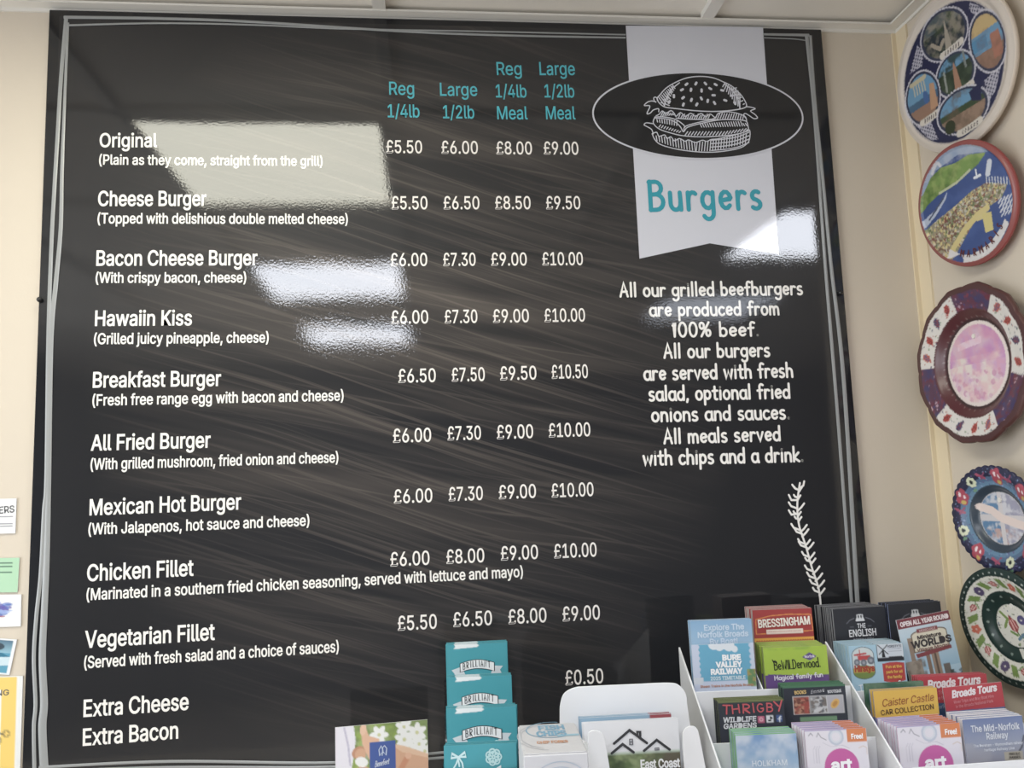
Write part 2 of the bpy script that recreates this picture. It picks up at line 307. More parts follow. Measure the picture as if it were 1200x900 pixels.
g|425|207,-151 168,-148 134,-140 105,-127 82,-110 64,-91 51,-69 101,-41 110,-53 122,-66 136,-78 154,-88 178,-95 207,-97 249,-92 282,-75 304,-47 311,-6 311,68 306,68 298,56 287,41 272,28 252,16 227,8 195,5 152,10 113,27 80,53 55,90 39,136 34,191 39,246 55,293 80,332 112,361 152,378 196,384 228,382 253,373 273,360 288,346 299,331 308,319 313,319 313,379 372,379 372,-9 367,-54 350,-90 324,-117 291,-136 251,-147/205,59 237,63 264,75 285,95 300,121 309,154 312,193 309,231 300,264 285,291 264,312 237,325 205,330 172,325 145,312 124,290 109,262 99,229 96,193 99,155 109,123 124,96 145,76 172,63
h|410|114,227 114,0 53,0 53,509 114,509 114,287 102,287 124,332 152,362 187,379 227,384 264,380 295,369 321,349 341,321 353,285 357,240 357,0 296,0 296,235 290,275 273,304 246,323 210,329 184,326 161,317 141,303 126,283 117,257
i|166|53,0 53,379 114,379 114,0/84,443 67,446 54,455 44,468 41,483 44,499 54,512 67,521 84,524 100,521 114,512 123,499 126,483 123,468 114,455 100,446
j|166|53,379 114,379 114,-30 111,-63 102,-90 86,-113 65,-129 37,-139 4,-143 -10,-143 -10,-87 2,-87 25,-83 40,-72 50,-54 53,-29/83,443 67,446 53,455 44,468 41,483 44,499 53,512 67,521 83,524 100,521 114,512 123,499 126,483 123,468 114,455 100,446
k|380|110,137 110,212 121,212 284,379 360,379 184,199 177,199/53,0 53,509 114,509 114,0/294,0 148,186 191,229 372,0
l|189|139,-2 101,3 74,20 58,47 53,84 53,509 114,509 114,99 115,77 120,62 130,54 146,52 154,52 160,53 165,53 170,54 181,3 172,1 162,-1 151,-2
m|610|53,0 53,379 112,379 112,295 108,295 118,323 132,346 151,363 172,376 195,384 219,386 257,380 287,361 309,331 321,295 312,295 322,321 337,343 357,361 381,375 407,383 437,386 468,383 497,372 522,354 541,328 553,296 557,255 557,0 496,0 496,254 490,289 473,313 447,326 419,330 395,328 374,320 358,307 345,290 338,270 335,247 335,0 274,0 274,260 269,288 253,311 229,326 199,330 178,328 158,320 140,307 126,289 117,266 114,238 114,0
n|410|114,227 114,0 53,0 53,379 112,379 112,287 102,287 124,332 152,362 187,379 227,384 264,380 295,369 321,349 341,321 353,285 357,240 357,0 296,0 296,235 290,275 273,304 246,323 210,329 184,326 161,317 141,303 126,283 117,257
o|415|207,-8 159,-2 117,16 82,46 56,85 40,133 34,187 40,243 56,291 82,330 117,360 159,378 207,384 256,378 299,360 333,330 359,291 376,243 381,187 376,133 359,85 333,46 299,16 256,-2/207,46 242,51 270,66 292,89 307,117 316,151 319,187 316,224 307,258 292,287 270,310 242,325 207,330 173,325 145,310 124,287 108,258 99,224 96,187 99,151 108,117 124,89 145,66 173,51
p|424|53,-143 53,379 112,379 112,319 118,319 126,331 137,346 152,360 171,373 197,381 229,384 274,378 313,361 345,332 370,293 385,245 390,189 385,133 370,84 346,45 313,16 274,-2 229,-8 198,-5 173,4 153,17 138,31 127,46 118,59 114,59 114,-143/220,47 253,51 279,66 301,88 316,117 325,151 328,189 325,227 316,261 301,290 280,311 253,325 220,330 188,325 161,312 140,291 125,263 116,229 113,189 116,150 125,115 140,86 162,65 188,51
q|424|372,-143 311,-143 311,59 306,59 298,46 287,31 272,17 252,4 227,-5 195,-8 151,-2 111,16 79,45 55,84 39,133 34,189 39,245 55,293 79,332 112,361 151,378 196,384 228,381 253,373 272,360 287,346 298,331 307,319 313,319 313,379 372,379/205,47 236,51 263,65 284,86 299,115 309,150 312,189 309,229 300,263 284,291 263,312 237,325 205,330 172,325 145,311 124,290 108,261 99,227 96,189 99,151 109,117 124,88 145,66 172,51
r|259|53,0 53,379 112,379 112,321 115,321 130,347 152,367 181,380 213,385 221,385 229,384 237,384 243,384 243,322 239,323 230,324 219,325 207,326 182,323 159,315 140,301 126,284 117,262 114,237 114,0
s|365|182,-8 145,-5 112,3 84,18 62,38 45,63 36,94 94,107 105,79 124,60 150,49 181,45 217,50 244,62 262,81 268,103 265,121 254,136 237,147 212,155 149,170 104,186 72,208 53,237 47,274 51,305 65,332 87,354 115,370 149,381 187,384 223,381 254,372 279,358 299,339 314,316 324,290 268,277 258,298 243,316 219,328 187,333 156,329 131,317 114,299 109,277 112,258 124,243 144,232 172,223 229,209 275,194 306,171 325,142 331,107 326,75 312,47 290,24 260,6 223,-5
t|227|204,379 204,327 6,327 6,379/65,471 126,471 126,98 128,76 136,61 150,53 170,50 177,50 185,51 194,52 202,54 213,2 203,-1 192,-3 180,-4 168,-4 125,2 92,21 72,52 65,93
u|410|182,-5 146,-1 115,11 89,31 69,59 57,95 53,139 53,379 114,379 114,144 119,105 137,75 164,56 200,50 226,53 249,62 268,77 283,97 293,122 296,153 296,379 357,379 357,0 298,0 298,92 307,92 286,47 257,17 222,0
v|389|163,0 17,379 84,379 165,155 177,121 187,87 196,53 206,21 184,21 194,53 203,87 213,121 224,155 305,379 371,379 226,0
w|567|138,0 23,379 87,379 133,214 143,177 154,137 165,91 175,41 165,41 175,90 186,135 196,176 206,214 252,379 316,379 362,214 371,176 382,136 392,91 402,41 391,41 402,90 413,135 423,176 434,214 480,379 545,379 429,0 368,0 319,172 312,198 305,225 297,252 291,280 277,338 291,338 284,309 277,280 270,252 263,225 255,198 248,172 199,0
x|378|21,0 171,218 171,171 29,379 100,379 147,306 164,279 179,253 193,229 207,206 175,206 190,229 202,253 216,279 233,306 282,379 352,379 209,169 209,214 358,0 287,0 231,85 214,112 200,136 187,159 173,182 205,182 191,159 178,136 165,112 148,85 91,0
y|389|47,-139 61,-86 71,-87 88,-90 104,-89 118,-84 130,-74 141,-58 151,-36 163,-1 17,379 84,379 165,155 177,121 187,87 196,53 206,21 184,21 193,53 202,87 212,121 224,155 305,379 371,379 204,-58 191,-85 177,-107 159,-124 139,-136 117,-143 91,-145 77,-145 65,-143 54,-141
z|380|42,0 42,46 254,320 254,323 48,323 48,379 333,379 333,331 126,60 126,56 339,56 339,0
{|273|30,219 30,252 65,257 88,270 100,293 104,327 104,406 106,438 111,466 120,489 133,507 151,521 174,531 203,537 236,539 236,488 200,483 177,468 165,442 161,405 161,307 159,288 156,271 148,256 136,244 119,233 96,226 67,221/236,-96 203,-94 174,-88 151,-78 133,-64 120,-46 111,-23 106,5 104,38 104,116 100,151 88,174 65,187 30,191 30,224 67,223 96,218 119,210 136,199 148,186 156,171 159,154 161,136 161,39 165,1 177,-25 200,-40 236,-45/30,191 30,253 90,253 90,191
||230|141,673 141,-164 88,-164 88,673
}|273|243,219 206,221 177,226 154,233 137,244 125,256 118,271 114,288 112,307 112,405 108,442 96,468 74,483 37,488 37,539 71,537 99,531 122,521 139,507 153,489 162,466 167,438 169,406 169,327 173,293 185,270 208,257 243,252/37,-96 37,-45 74,-40 96,-25 108,1 112,39 112,136 114,154 118,171 125,186 137,199 154,210 177,218 206,223 243,224 243,191 208,187 185,173 173,150 169,116 169,38 167,5 162,-23 153,-46 139,-64 122,-78 99,-88 71,-94/243,191 182,191 182,253 243,252
~|453|52,150 55,188 66,218 82,240 103,255 127,263 151,266 175,264 197,256 220,241 246,221 262,207 275,198 286,193 299,192 318,196 332,207 341,226 344,253 400,253 397,215 386,185 370,163 349,148 326,139 301,137 276,139 254,148 232,162 207,182 190,195 177,204 166,209 154,210 136,207 121,196 111,178 108,150
£|425|37,41 37,57 62,61 80,74 90,95 93,125 85,358 89,401 102,439 125,471 156,495 194,510 239,516 277,511 310,499 339,480 362,454 378,422 387,385 328,377 318,411 300,437 273,453 240,459 210,456 186,446 168,430 155,410 148,387 146,360 153,127 152,106 145,89 135,75 123,64 108,55 92,49 76,45 61,42 48,41/37,0 37,57 301,57 315,58 324,63 329,72 330,85 330,107 388,107 388,91 382,51 366,23 339,6 299,0/37,229 37,280 311,280 311,229
 |187|
'''
GLYPHS = {}
for _l in GLYPH_DATA.strip('\n').split('\n'):
    _c = _l[0]
    _a, _s = _l[2:].split('|', 1)
    GLYPHS[_c] = (float(_a), [[tuple(float(t) for t in q.split(',')) for q in d.split()] for d in _s.split('/') if d])
CAPH = max(q[1] for d in GLYPHS['H'][1] for q in d)


def lettering_mesh(name, text, width, cap, bold=0.0, slant=0.0, track=0.0):
    """flat letters in local x/z; width and cap height are met exactly"""
    pen, outl = 0.0, []
    for ch in text:
        a, ds = GLYPHS[ch]
        for d in ds:
            outl.append([(x + pen, y) for x, y in d])
        pen += a + track
    xs = [q[0] for d in outl for q in d]
    x0, x1 = min(xs), max(xs)
    s = cap / CAPH
    off = max(bold, 0) * cap
    sx = (width - 2 * off) / (x1 - x0)
    rims = []
    cu = bpy.data.curves.new(name, 'CURVE')
    cu.dimensions = '2D'
    cu.fill_mode = 'FRONT'
    for d in outl:
        sp = cu.splines.new('POLY')
        sp.points.add(len(d) - 1)
        sp.points.foreach_set('co', [t for (x, y) in d for t in ((x - x0) * sx + off + y * s * slant, y * s, 0, 1)])
        sp.use_cyclic_u = True
        rims.append([((x - x0) * sx + off + y * s * slant, y * s) for (x, y) in d])
    o = bpy.data.objects.new(name, cu)
    me = o.to_mesh()
    vs = [(v.co.x, 0.0, v.co.y) for v in me.vertices]
    fs = [tuple(p.vertices) for p in me.polygons]
    o.to_mesh_clear()
    bpy.data.objects.remove(o)
    bpy.data.curves.remove(cu)
    if off > 0:                                  # pen round the outline makes the letters bolder
        k = 0
        for d in rims:
            n = len(d)
            P = [Vector(q) for q in d]
            base = len(vs)
            for i in range(n):
                t1, t2 = (P[i] - P[i - 1]), (P[(i + 1) % n] - P[i])
                t1, t2 = t1.normalized(), t2.normalized()
                n1 = Vector((-t1.y, t1.x)) + Vector((-t2.y, t2.x))
                if n1.length < .2:
                    n1 = Vector((-t2.y, t2.x))
                n1.normalize()
                c = max(.6, n1.dot(Vector((-t2.y, t2.x))))
                h = n1 * (off / c)
                k += 1
                yy = -.00002 - 2e-7 * (k % 50)
                vs += [(P[i].x + h.x, yy, P[i].y + h.y), (P[i].x - h.x, yy, P[i].y - h.y)]
            for i in range(n):
                a, b = base + 2 * i, base + 2 * ((i + 1) % n)
                fs.append((a, a + 1, b + 1, b))
    out = bpy.data.meshes.new(name)
    out.from_pydata(vs, [], fs)
    nz = [p.index for p in out.polygons if p.normal.y > 0]
    if nz:
        out.flip_normals() if len(nz) > len(out.polygons) / 2 else None
    out.update()
    return out


def arc(cx, cy, rx, ry, a0, a1, n=10):
    return [(cx + rx * math.cos(math.radians(a0 + (a1 - a0) * i / n)), cy + ry * math.sin(math.radians(a0 + (a1 - a0) * i / n))) for i in range(n + 1)]


# a marker-pen hand: strokes per letter, cap height 1, x height 0.62
XH = 0.62
PEN = {
    'a': (.50, [arc(.24, .30, .22, .30, 60, 330), [(.45, .60), (.44, .2), (.50, 0)]]),
    'b': (.50, [[(.06, 1.0), (.05, .02)], arc(.24, .29, .21, .29, 150, -150)]),
    'c': (.44, [arc(.25, .30, .22, .30, 50, 320)]),
    'd': (.52, [arc(.24, .29, .21, .29, 40, 330), [(.46, 1.0), (.45, .0)]]),
    'e': (.48, [[(.05, .30), (.44, .36)] + arc(.25, .32, .20, .29, 10, 318)]),
    'f': (.40, [[(.42, .93)] + arc(.30, .80, .13, .19, 70, 180, 5) + [(.17, .0)], [(.02, .55), (.36, .58)]]),
    'g': (.50, [arc(.24, .32, .21, .28, 50, 330), [(.45, .60), (.44, -.10)] + arc(.24, -.12, .20, .22, 0, -150, 8)]),
    'h': (.50, [[(.06, 1.0), (.05, 0)], [(.06, .35)] + arc(.25, .38, .18, .22, 160, 0, 7) + [(.44, 0)]]),
    'i': (.18, [[(.09, .60), (.08, 0)], [(.09, .82), (.09, .84)]]),
    'k': (.46, [[(.06, 1.0), (.05, 0)], [(.40, .60), (.07, .25), (.43, 0)]]),
    'l': (.18, [[(.09, 1.0), (.08, 0)]]),
    'm': (.74, [[(.06, .60), (.05, 0)], [(.06, .35)] + arc(.21, .38, .14, .22, 160, 0, 6) + [(.35, 0)], [(.35, .35)] + arc(.51, .38, .15, .22, 160, 0, 6) + [(.67, 0)]]),
    'n': (.50, [[(.06, .60), (.05, 0)], [(.06, .35)] + arc(.25, .38, .18, .22, 160, 0, 7) + [(.44, 0)]]),
    'o': (.50, [arc(.25, .30, .21, .30, 90, 450, 16)]),
    'p': (.50, [[(.06, .60), (.05, -.34)], arc(.25, .32, .20, .28, 150, -150)]),
    'r': (.38, [[(.06, .60), (.05, 0)], [(.06, .32)] + arc(.24, .38, .17, .22, 160, 50, 5)]),
    's': (.42, [arc(.22, .46, .16, .15, 50, 230, 7) + [(.22, .31)] + arc(.19, .15, .17, .15, 60, -140, 8)]),
    't': (.38, [[(.18, .88), (.17, .12)] + arc(.28, .12, .11, .12, 180, 300, 5), [(.02, .58), (.36, .60)]]),
    'u': (.50, [[(.06, .60)] + arc(.25, .22, .19, .22, 180, 350, 8) + [(.44, .28)], [(.44, .60), (.45, 0)]]),
    'v': (.46, [[(.04, .60), (.22, 0), (.42, .60)]]),
    'w': (.66, [[(.04, .60), (.18, 0), (.33, .52), (.48, 0), (.62, .60)]]),
    'y': (.46, [[(.04, .60), (.23, .05)], [(.42, .60), (.12, -.34)]]),
    'A': (.62, [[(.04, 0), (.30, 1.0), (.56, 0)], [(.13, .34), (.50, .36)]]),
    'B': (.58, [[(.07, 1.0), (.06, 0)], [(.04, .98)] + arc(.26, .77, .24, .22, 85, -90, 8) + [(.09, .54)], [(.09, .54)] + arc(.27, .28, .28, .27, 85, -90, 8) + [(.05, .01)]]),
    'C': (.58, [arc(.32, .50, .27, .50, 50, 310, 14)]),
    'D': (.62, [[(.07, 1.0), (.06, 0)], [(.04, .98)] + arc(.16, .5, .40, .49, 80, -85, 12) + [(.05, .01)]]),
    'E': (.50, [[(.46, .98), (.07, 1.0), (.06, 0), (.46, .02)], [(.07, .52), (.40, .53)]]),
    'H': (.58, [[(.07, 1.0), (.06, 0)], [(.50, 1.0), (.51, 0)], [(.07, .5), (.5, .52)]]),
    'I': (.18, [[(.09, 1.0), (.09, 0)]]),
    'L': (.46, [[(.07, 1.0), (.06, 0), (.44, .02)]]),
    'M': (.72, [[(.06, 0), (.10, 1.0), (.35, .35), (.60, 1.0), (.65, 0)]]),
    'N': (.60, [[(.06, 0), (.08, 1.0), (.51, 0), (.53, 1.0)]]),
    'R': (.58, [[(.07, 1.0), (.06, 0)], [(.04, .98)] + arc(.26, .75, .25, .24, 85, -90, 8) + [(.08, .5), (.52, 0)]]),
    'S': (.50, [arc(.27, .75, .19, .24, 45, 240, 8) + arc(.22, .26, .22, .26, 60, -150, 8)]),
    'T': (.54, [[(.02, .98), (.52, 1.0)], [(.27, 1.0), (.26, 0)]]),
    'W': (.84, [[(.04, 1.0), (.22, 0), (.41, .8), (.60, 0), (.80, 1.0)]]),
    'G': (.62, [arc(.32, .50, .27, .50, 50, 330, 14) + [(.56, .42), (.36, .42)]]),
    'Y': (.54, [[(.03, 1.0), (.27, .5)], [(.52, 1.0), (.24, 0)]]),
    '1': (.26, [[(.04, .80), (.15, 1.0), (.14, 0)]]),
    '0': (.54, [arc(.27, .5, .22, .5, 90, 450, 18)]),
    '%': (.74, [arc(.17, .76, .13, .22, 90, 450, 10), arc(.55, .24, .13, .22, 90, 450, 10), [(.60, 1.0), (.12, 0)]]),
    '.': (.18, [[(.08, .03), (.08, .05)]]),
    ',': (.18, [[(.10, .05), (.05, -.14)]]),
    ' ': (.28, []),
}


def pen_width(text, gap=.09):
    return sum(PEN[c][0] + gap for c in text) - gap


def strokes_mesh(name, strokes, w, y=0.0, taper=False):
    """flat pen strokes (lists of x/z points) with round ends, w = pen width"""
    v, f = [], []
    y_layer = y
    for si, st in enumerate(strokes):
        y = y_layer - 1.2e-5 * (si % 24)
        P = [Vector((a, b)) for a, b in st]
        n = len(P)
        base = len(v)
        for i, q in enumerate(P):
            t = P[min(i + 1, n - 1)] - P[max(i - 1, 0)]
            if t.length < 1e-9:
                t = Vector((0, 1))
            t.normalize()
            nn = Vector((-t.y, t.x))
            k = 1.0
            if 0 < i < n - 1:
                t1 = (P[i] - P[i - 1])
                t2 = (P[i + 1] - P[i])
                if t1.length > 1e-9 and t2.length > 1e-9:
                    c = max(.55, math.sqrt(max(0, (1 + t1.normalized().dot(t2.normalized())) / 2)))
                    k = 1 / c
            h = w / 2 * k * ((1 - .7 * i / max(1, n - 1)) if taper else 1)
            yq = y - 4e-7 * i
            v += [(q.x + nn.x * h, yq, q.y + nn.y * h), (q.x - nn.x * h, yq, q.y - nn.y * h)]
        for i in range(n - 1):
            a = base + 2 * i
            f.append((a, a + 1, a + 3, a + 2))
        for ci, q in enumerate((P[0], P[-1]) if not taper else (P[0],)):
            b2 = len(v)
            v += [(q.x + w / 2 * math.cos(k * math.pi / 5), y - 4e-6 + 8e-6 * ci * (n > 3), q.y + w / 2 * math.sin(k * math.pi / 5)) for k in range(10)]
            f.append(tuple(range(b2, b2 + 10)))
    me = bpy.data.meshes.new(name)
    me.from_pydata(v, [], f)
    me.update()
    return me


def pen_mesh(name, text, width, cap, weight=.16, gap=.09, slant=0.0):
    s = width / (pen_width(text, gap) + slant)
    st, x = [], 0.0
    for c in text:
        a, ss = PEN[c]
        for q in ss:
            st.append([((x + u) * s + slant * t * cap, t * cap) for u, t in q])
        x += a + gap
    return strokes_mesh(name, st, weight * cap)


# ------------------------------------------------------------------ painted surfaces (per-vertex print)
class Canvas:
    """small raster the printing on a glazed plate or a leaflet cover is drawn on"""

    def __init__(self, w, h, bg, ss=2):
        self.ss, self.w, self.h = ss, w, h
        self.a = np.zeros((h * ss, w * ss, 3))
        self.a[:] = bg
        yy, xx = np.mgrid[0:h * ss, 0:w * ss]
        self.x, self.y = (xx + .5) / ss, (yy + .5) / ss      # y counts down from the top

    def put(self, m, c, al=1.0):
        self.a[m] = self.a[m] * (1 - al) + np.array(c) * al
        return self

    def ell(self, cx, cy, rx, ry, c, rot=0, al=1.0, hole=0.0):
        t = math.radians(rot)
        dx, dy = self.x - cx, self.y - cy
        u, v = dx * math.cos(t) + dy * math.sin(t), -dx * math.sin(t) + dy * math.cos(t)
        r = (u / rx) ** 2 + (v / ry) ** 2
        return self.put((r <= 1) & (r >= hole * hole), c, al)

    def rect(self, x0, y0, x1, y1, c, al=1.0):
        return self.put((self.x >= x0) & (self.x <= x1) & (self.y >= y0) & (self.y <= y1), c, al)

    def poly(self, pts, c, al=1.0, clip=None):
        m = np.zeros(self.x.shape, bool)
        n = len(pts)
        for i in range(n):
            (x1, y1), (x2, y2) = pts[i], pts[(i + 1) % n]
            if y1 == y2:
                continue
            cr = ((y1 > self.y) != (y2 > self.y)) & (self.x < (x2 - x1) * (self.y - y1) / (y2 - y1) + x1)
            m ^= cr
        if clip is not None:
            m &= clip
        return self.put(m, c, al)

    def line(self, pts, w, c, al=1.0, clip=None):
        m = np.zeros(self.x.shape, bool)
        for (x1, y1), (x2, y2) in zip(pts[:-1], pts[1:]):
            dx, dy = x2 - x1, y2 - y1
            L = dx * dx + dy * dy + 1e-9
            t = np.clip(((self.x - x1) * dx + (self.y - y1) * dy) / L, 0, 1)
            m |= (self.x - x1 - t * dx) ** 2 + (self.y - y1 - t * dy) ** 2 <= (w / 2) ** 2
        if clip is not None:
            m &= clip
        return self.put(m, c, al)

    def speckle(self, m, cols, n, r, seed=1):
        rs = random.Random(seed)
        ys, xs = np.nonzero(m)
        if not len(ys):
            return self
        for _ in range(n):
            k = rs.randrange(len(ys))
            cx, cy = self.x[0, xs[k]], self.y[ys[k], 0]
            q = rs.uniform(.6, 1.4) * r
            mm = ((self.x - cx) / q) ** 2 + ((self.y - cy) / (q * rs.uniform(.5, 1.3))) ** 2 <= 1
            self.put(mm & m, rs.choice(cols), .85)
        return self

    def clouds(self, m, c, scale, al, seed=0):
        rs = np.random.RandomState(seed)
        tot = np.zeros(self.x.shape)
        for k in range(4):
            s = scale / 2 ** k
            gw, gh = int(self.w / s) + 3, int(self.h / s) + 3
            g = rs.rand(gh, gw)
            fx, fy = self.x / s, self.y / s
            ix, iy = fx.astype(int), fy.astype(int)
            tx, ty = fx - ix, fy - iy
            tx, ty = tx * tx * (3 - 2 * tx), ty * ty * (3 - 2 * ty)
            tot += (g[iy, ix] * (1 - tx) * (1 - ty) + g[iy, ix + 1] * tx * (1 - ty) + g[iy + 1, ix] * (1 - tx) * ty + g[iy + 1, ix + 1] * tx * ty) / 2 ** k
        tot = np.clip((tot / 1.875 - .42) * 4, 0, 1) * al
        tot = tot * m
        self.a = self.a * (1 - tot[..., None]) + np.array(c) * tot[..., None]
        return self

    def grad(self, c0, c1, y0, y1):
        t = np.clip((self.y - y0) / (y1 - y0), 0, 1)[..., None]
        m = (self.y >= y0) & (self.y <= y1)
        self.a[m] = (np.array(c0) * (1 - t) + np.array(c1) * t)[m]
        return self

    def done(self):
        s = self.ss
        return self.a.reshape(self.h, s, self.w, s, 3).mean((1, 3))


def set_cols(me, cols):
    at = me.color_attributes.new('Col', 'FLOAT_COLOR', 'POINT')
    flat = np.ones((len(me.vertices), 4), np.float32)
    flat[:, :3] = cols
    at.data.foreach_set('color', flat.ravel())


def painted_rect_mesh(name, cv, x0, x1, z1, z0):
    """upright grid facing -Y; canvas row 0 is the top edge z1"""
    a = cv.done()
    a = (a * .86 + a.mean(2, keepdims=True) * .14) * .86 + .018            # printing inks are never fully saturated
    h, w = a.shape[:2]
    xs = np.linspace(x0, x1, w)
    zs = np.linspace(z1, z0, h)
    vs = [(x, 0.0, z) for z in zs for x in xs]
    fs = [(j * w + i, (j + 1) * w + i, (j + 1) * w + i + 1, j * w + i + 1) for j in range(h - 1) for i in range(w - 1)]
    me = bpy.data.meshes.new(name)
    me.from_pydata(vs, [], fs)
    set_cols(me, a.reshape(-1, 3))
    me.update()
    return me


PRINT = mat('printed_paper', (.8, .8, .8), .38, .5, attr=True)
PRINT_GLOSS = mat('glazed_print', (.8, .8, .8), .3, .5, attr=True)
INK_WHITE = mat('ink_white', rgb(238, 238, 240), .45)
INK_BLACK = mat('ink_black', rgb(30, 30, 34), .5)
CARD_WHITE = mat('white_card', rgb(226, 227, 230), .5, .4, vary=.02, vscale=9)
PAPER = mat('paper_edge', rgb(214, 214, 216), .7, .3)

# ================================================================== the room
XR, YB, ZC = 0.946, 0.012, 2.474
WALL = mat('cream_wall_paint', rgb(208, 197, 181), .62, .35, bump=.12, bscale=260, vary=.02, vscale=3)
WALL2 = mat('cream_trim_paint', rgb(222, 207, 178), .5, .4)
TILE = mat('ceiling_tile', rgb(236, 230, 220), .8, .2, bump=.2, bscale=140, vary=.03, vscale=5)
TBAR = mat('ceiling_bar_metal', rgb(226, 222, 214), .45, .5)
FLOORM = mat('floor_vinyl', rgb(206, 199, 190), .5, .3, vary=.1, vscale=3)
FAR = mat('shop_wall_paint', rgb(150, 150, 154), .7, .3, vary=.04)

structure('floor', MB().box(-2.6, 3.6, -5.3, .2, -.06, 0), [FLOORM])
structure('wall_back', MB().box(-2.6, 3.6, YB, YB + .12, 0, 2.6), [WALL])
structure('wall_right', MB().box(XR, XR + .14, -.40, YB, 0, 2.6), [WALL])
structure('wall_left', MB().box(-2.72, -2.6, -.7, .2, 0, 2.6).box(-2.72, -2.6, -5.3, -3.0, 0, 2.6).box(-2.72, -2.6, -3.0, -.7, 0, .45).box(-2.72, -2.6, -3.0, -.7, 2.25, 2.6), [FAR])
structure('wall_far_right', MB().box(3.6, 3.72, -5.3, .2, 0, 2.6), [FAR])
wf = MB()
wf.box(-2.6, 3.6, -5.3, -5.18, 0, 2.6)
structure('wall_front', wf, [FAR])
wn = MB()
for y in (-3.0, -2.27, -1.5, -.76):
    wn.box(-2.69, -2.62, y, y + .06, .45, 2.25)
wn.box(-2.69, -2.62, -3.0, -.7, .45, .51).box(-2.69, -2.62, -3.0, -.7, 2.19, 2.25)
structure('window_1', wn, [mat('window_frame_paint', rgb(70, 72, 76), .4)])

# suspended ceiling: tiles on a grid of bars
XL = [-.07 + .62 * k for k in range(-4, 6)]
YL = [-.42 - .62 * k for k in range(0, 8)]
ct = MB()
ct.box(-2.6, 3.6, -5.3, .13, ZC, ZC + .1)
structure('ceiling', ct, [TILE])
gb = MB()
for x in XL:
    gb.box(x - .012, x + .012, -5.2, YB - .02, ZC - .012, ZC + .004)
for y in YL:
    gb.box(-2.6, 3.6, y - .012, y + .012, ZC - .012, ZC + .004)
structure('trim_1', gb, [TBAR])
pt = MB()
pt.box(-2.6, XR, YB - .024, YB, ZC - .014, ZC - .010).box(-2.6, XR, YB - .004, YB, ZC - .020, ZC)
pt.box(XR - .026, XR, -.40, YB - .024, ZC - .014, ZC - .010).box(XR - .004, XR, -.40, YB, ZC - .020, ZC)
structure('trim_2', pt, [TBAR])
# corner strip between the two walls
structure('trim_3', MB().box(XR - .012, XR, YB - .003, YB, 1.0, ZC - .02).box(XR - .004, XR, YB - .036, YB - .002, 1.0, ZC - .02), [WALL2])


def ceiling_lamp(i, j, emit, label):
    x, y = XL[i] + .31, YL[j] - .31
    root = empty('ceiling_light', Matrix.Translation((x, y, ZC - .02)))
    tag(root, label, 'light', 'ceiling light panels')
    h = .298
    fr = MB()
    for a in ((-h, h, -h, -h + .016), (-h, h, h - .016, h), (-h, -h + .016, -h, h), (h - .016, h, -h, h)):
        fr.box(a[0], a[1], a[2], a[3], 0, .019)
    fr.build('frame', TBAR, root)
    key = 'lamp_diffuser_near' if emit is LAMP_NEAR else ('lamp_diffuser_dim' if emit is LAMP_DIM else 'lamp_diffuser')
    MB().add([(-h + .016, -h + .016, .006), (-h + .016, h - .016, .006), (h - .016, h - .016, .006), (h - .016, -h + .016, .006)],
             [(0, 1, 2, 3)]).build('diffuser', mat(key, (.8, .8, .8), .6, emit=emit), root)


lamp = 'square ceiling light panel over the shop floor, in the %s'
ceiling_lamp(3, 0, LAMP_NEAR, 'square ceiling light panel nearest the menu board, mirrored large in it')
ceiling_lamp(3, 2, LAMP_FAR, 'square ceiling light panel second from the menu board, mirrored white in it')
ceiling_lamp(3, 4, LAMP_FAR, 'square ceiling light panel third from the menu board, mirrored small in it')
ceiling_lamp(6, 1, LAMP_FAR, 'square ceiling light panel past the plate wall, mirrored beside the ribbon')
ceiling_lamp(6, 3, LAMP_DIM, 'square ceiling light panel farther past the plate wall, mirrored above the note')

# counter the leaflet racks stand on (just under the frame)
CT = 1.04
cr = empty('serving_counter', Matrix.Translation((0, -.25, 0)))
tag(cr, 'serving counter under the menu board carrying the leaflet racks', 'counter')
MB().box(-1.2, XR - .002, -.24, .255, CT - .04, CT - .0006).build('worktop', mat('counter_top', rgb(188, 180, 170), .35, vary=.1, vscale=30), cr, bevel=.003)
MB().box(-1.15, XR - .004, -.2, .25, 0, CT - .04).build('cabinet_body', mat('counter_body', rgb(120, 112, 104), .5), cr)

# ================================================================== the menu board
board = empty('menu_board', Matrix.Translation((.067, 0, 1.055)))
tag(board, 'large black glossy burger menu board in a film cover on the back wall', 'menu board')
BO = Vector((.067, 0, 1.055))


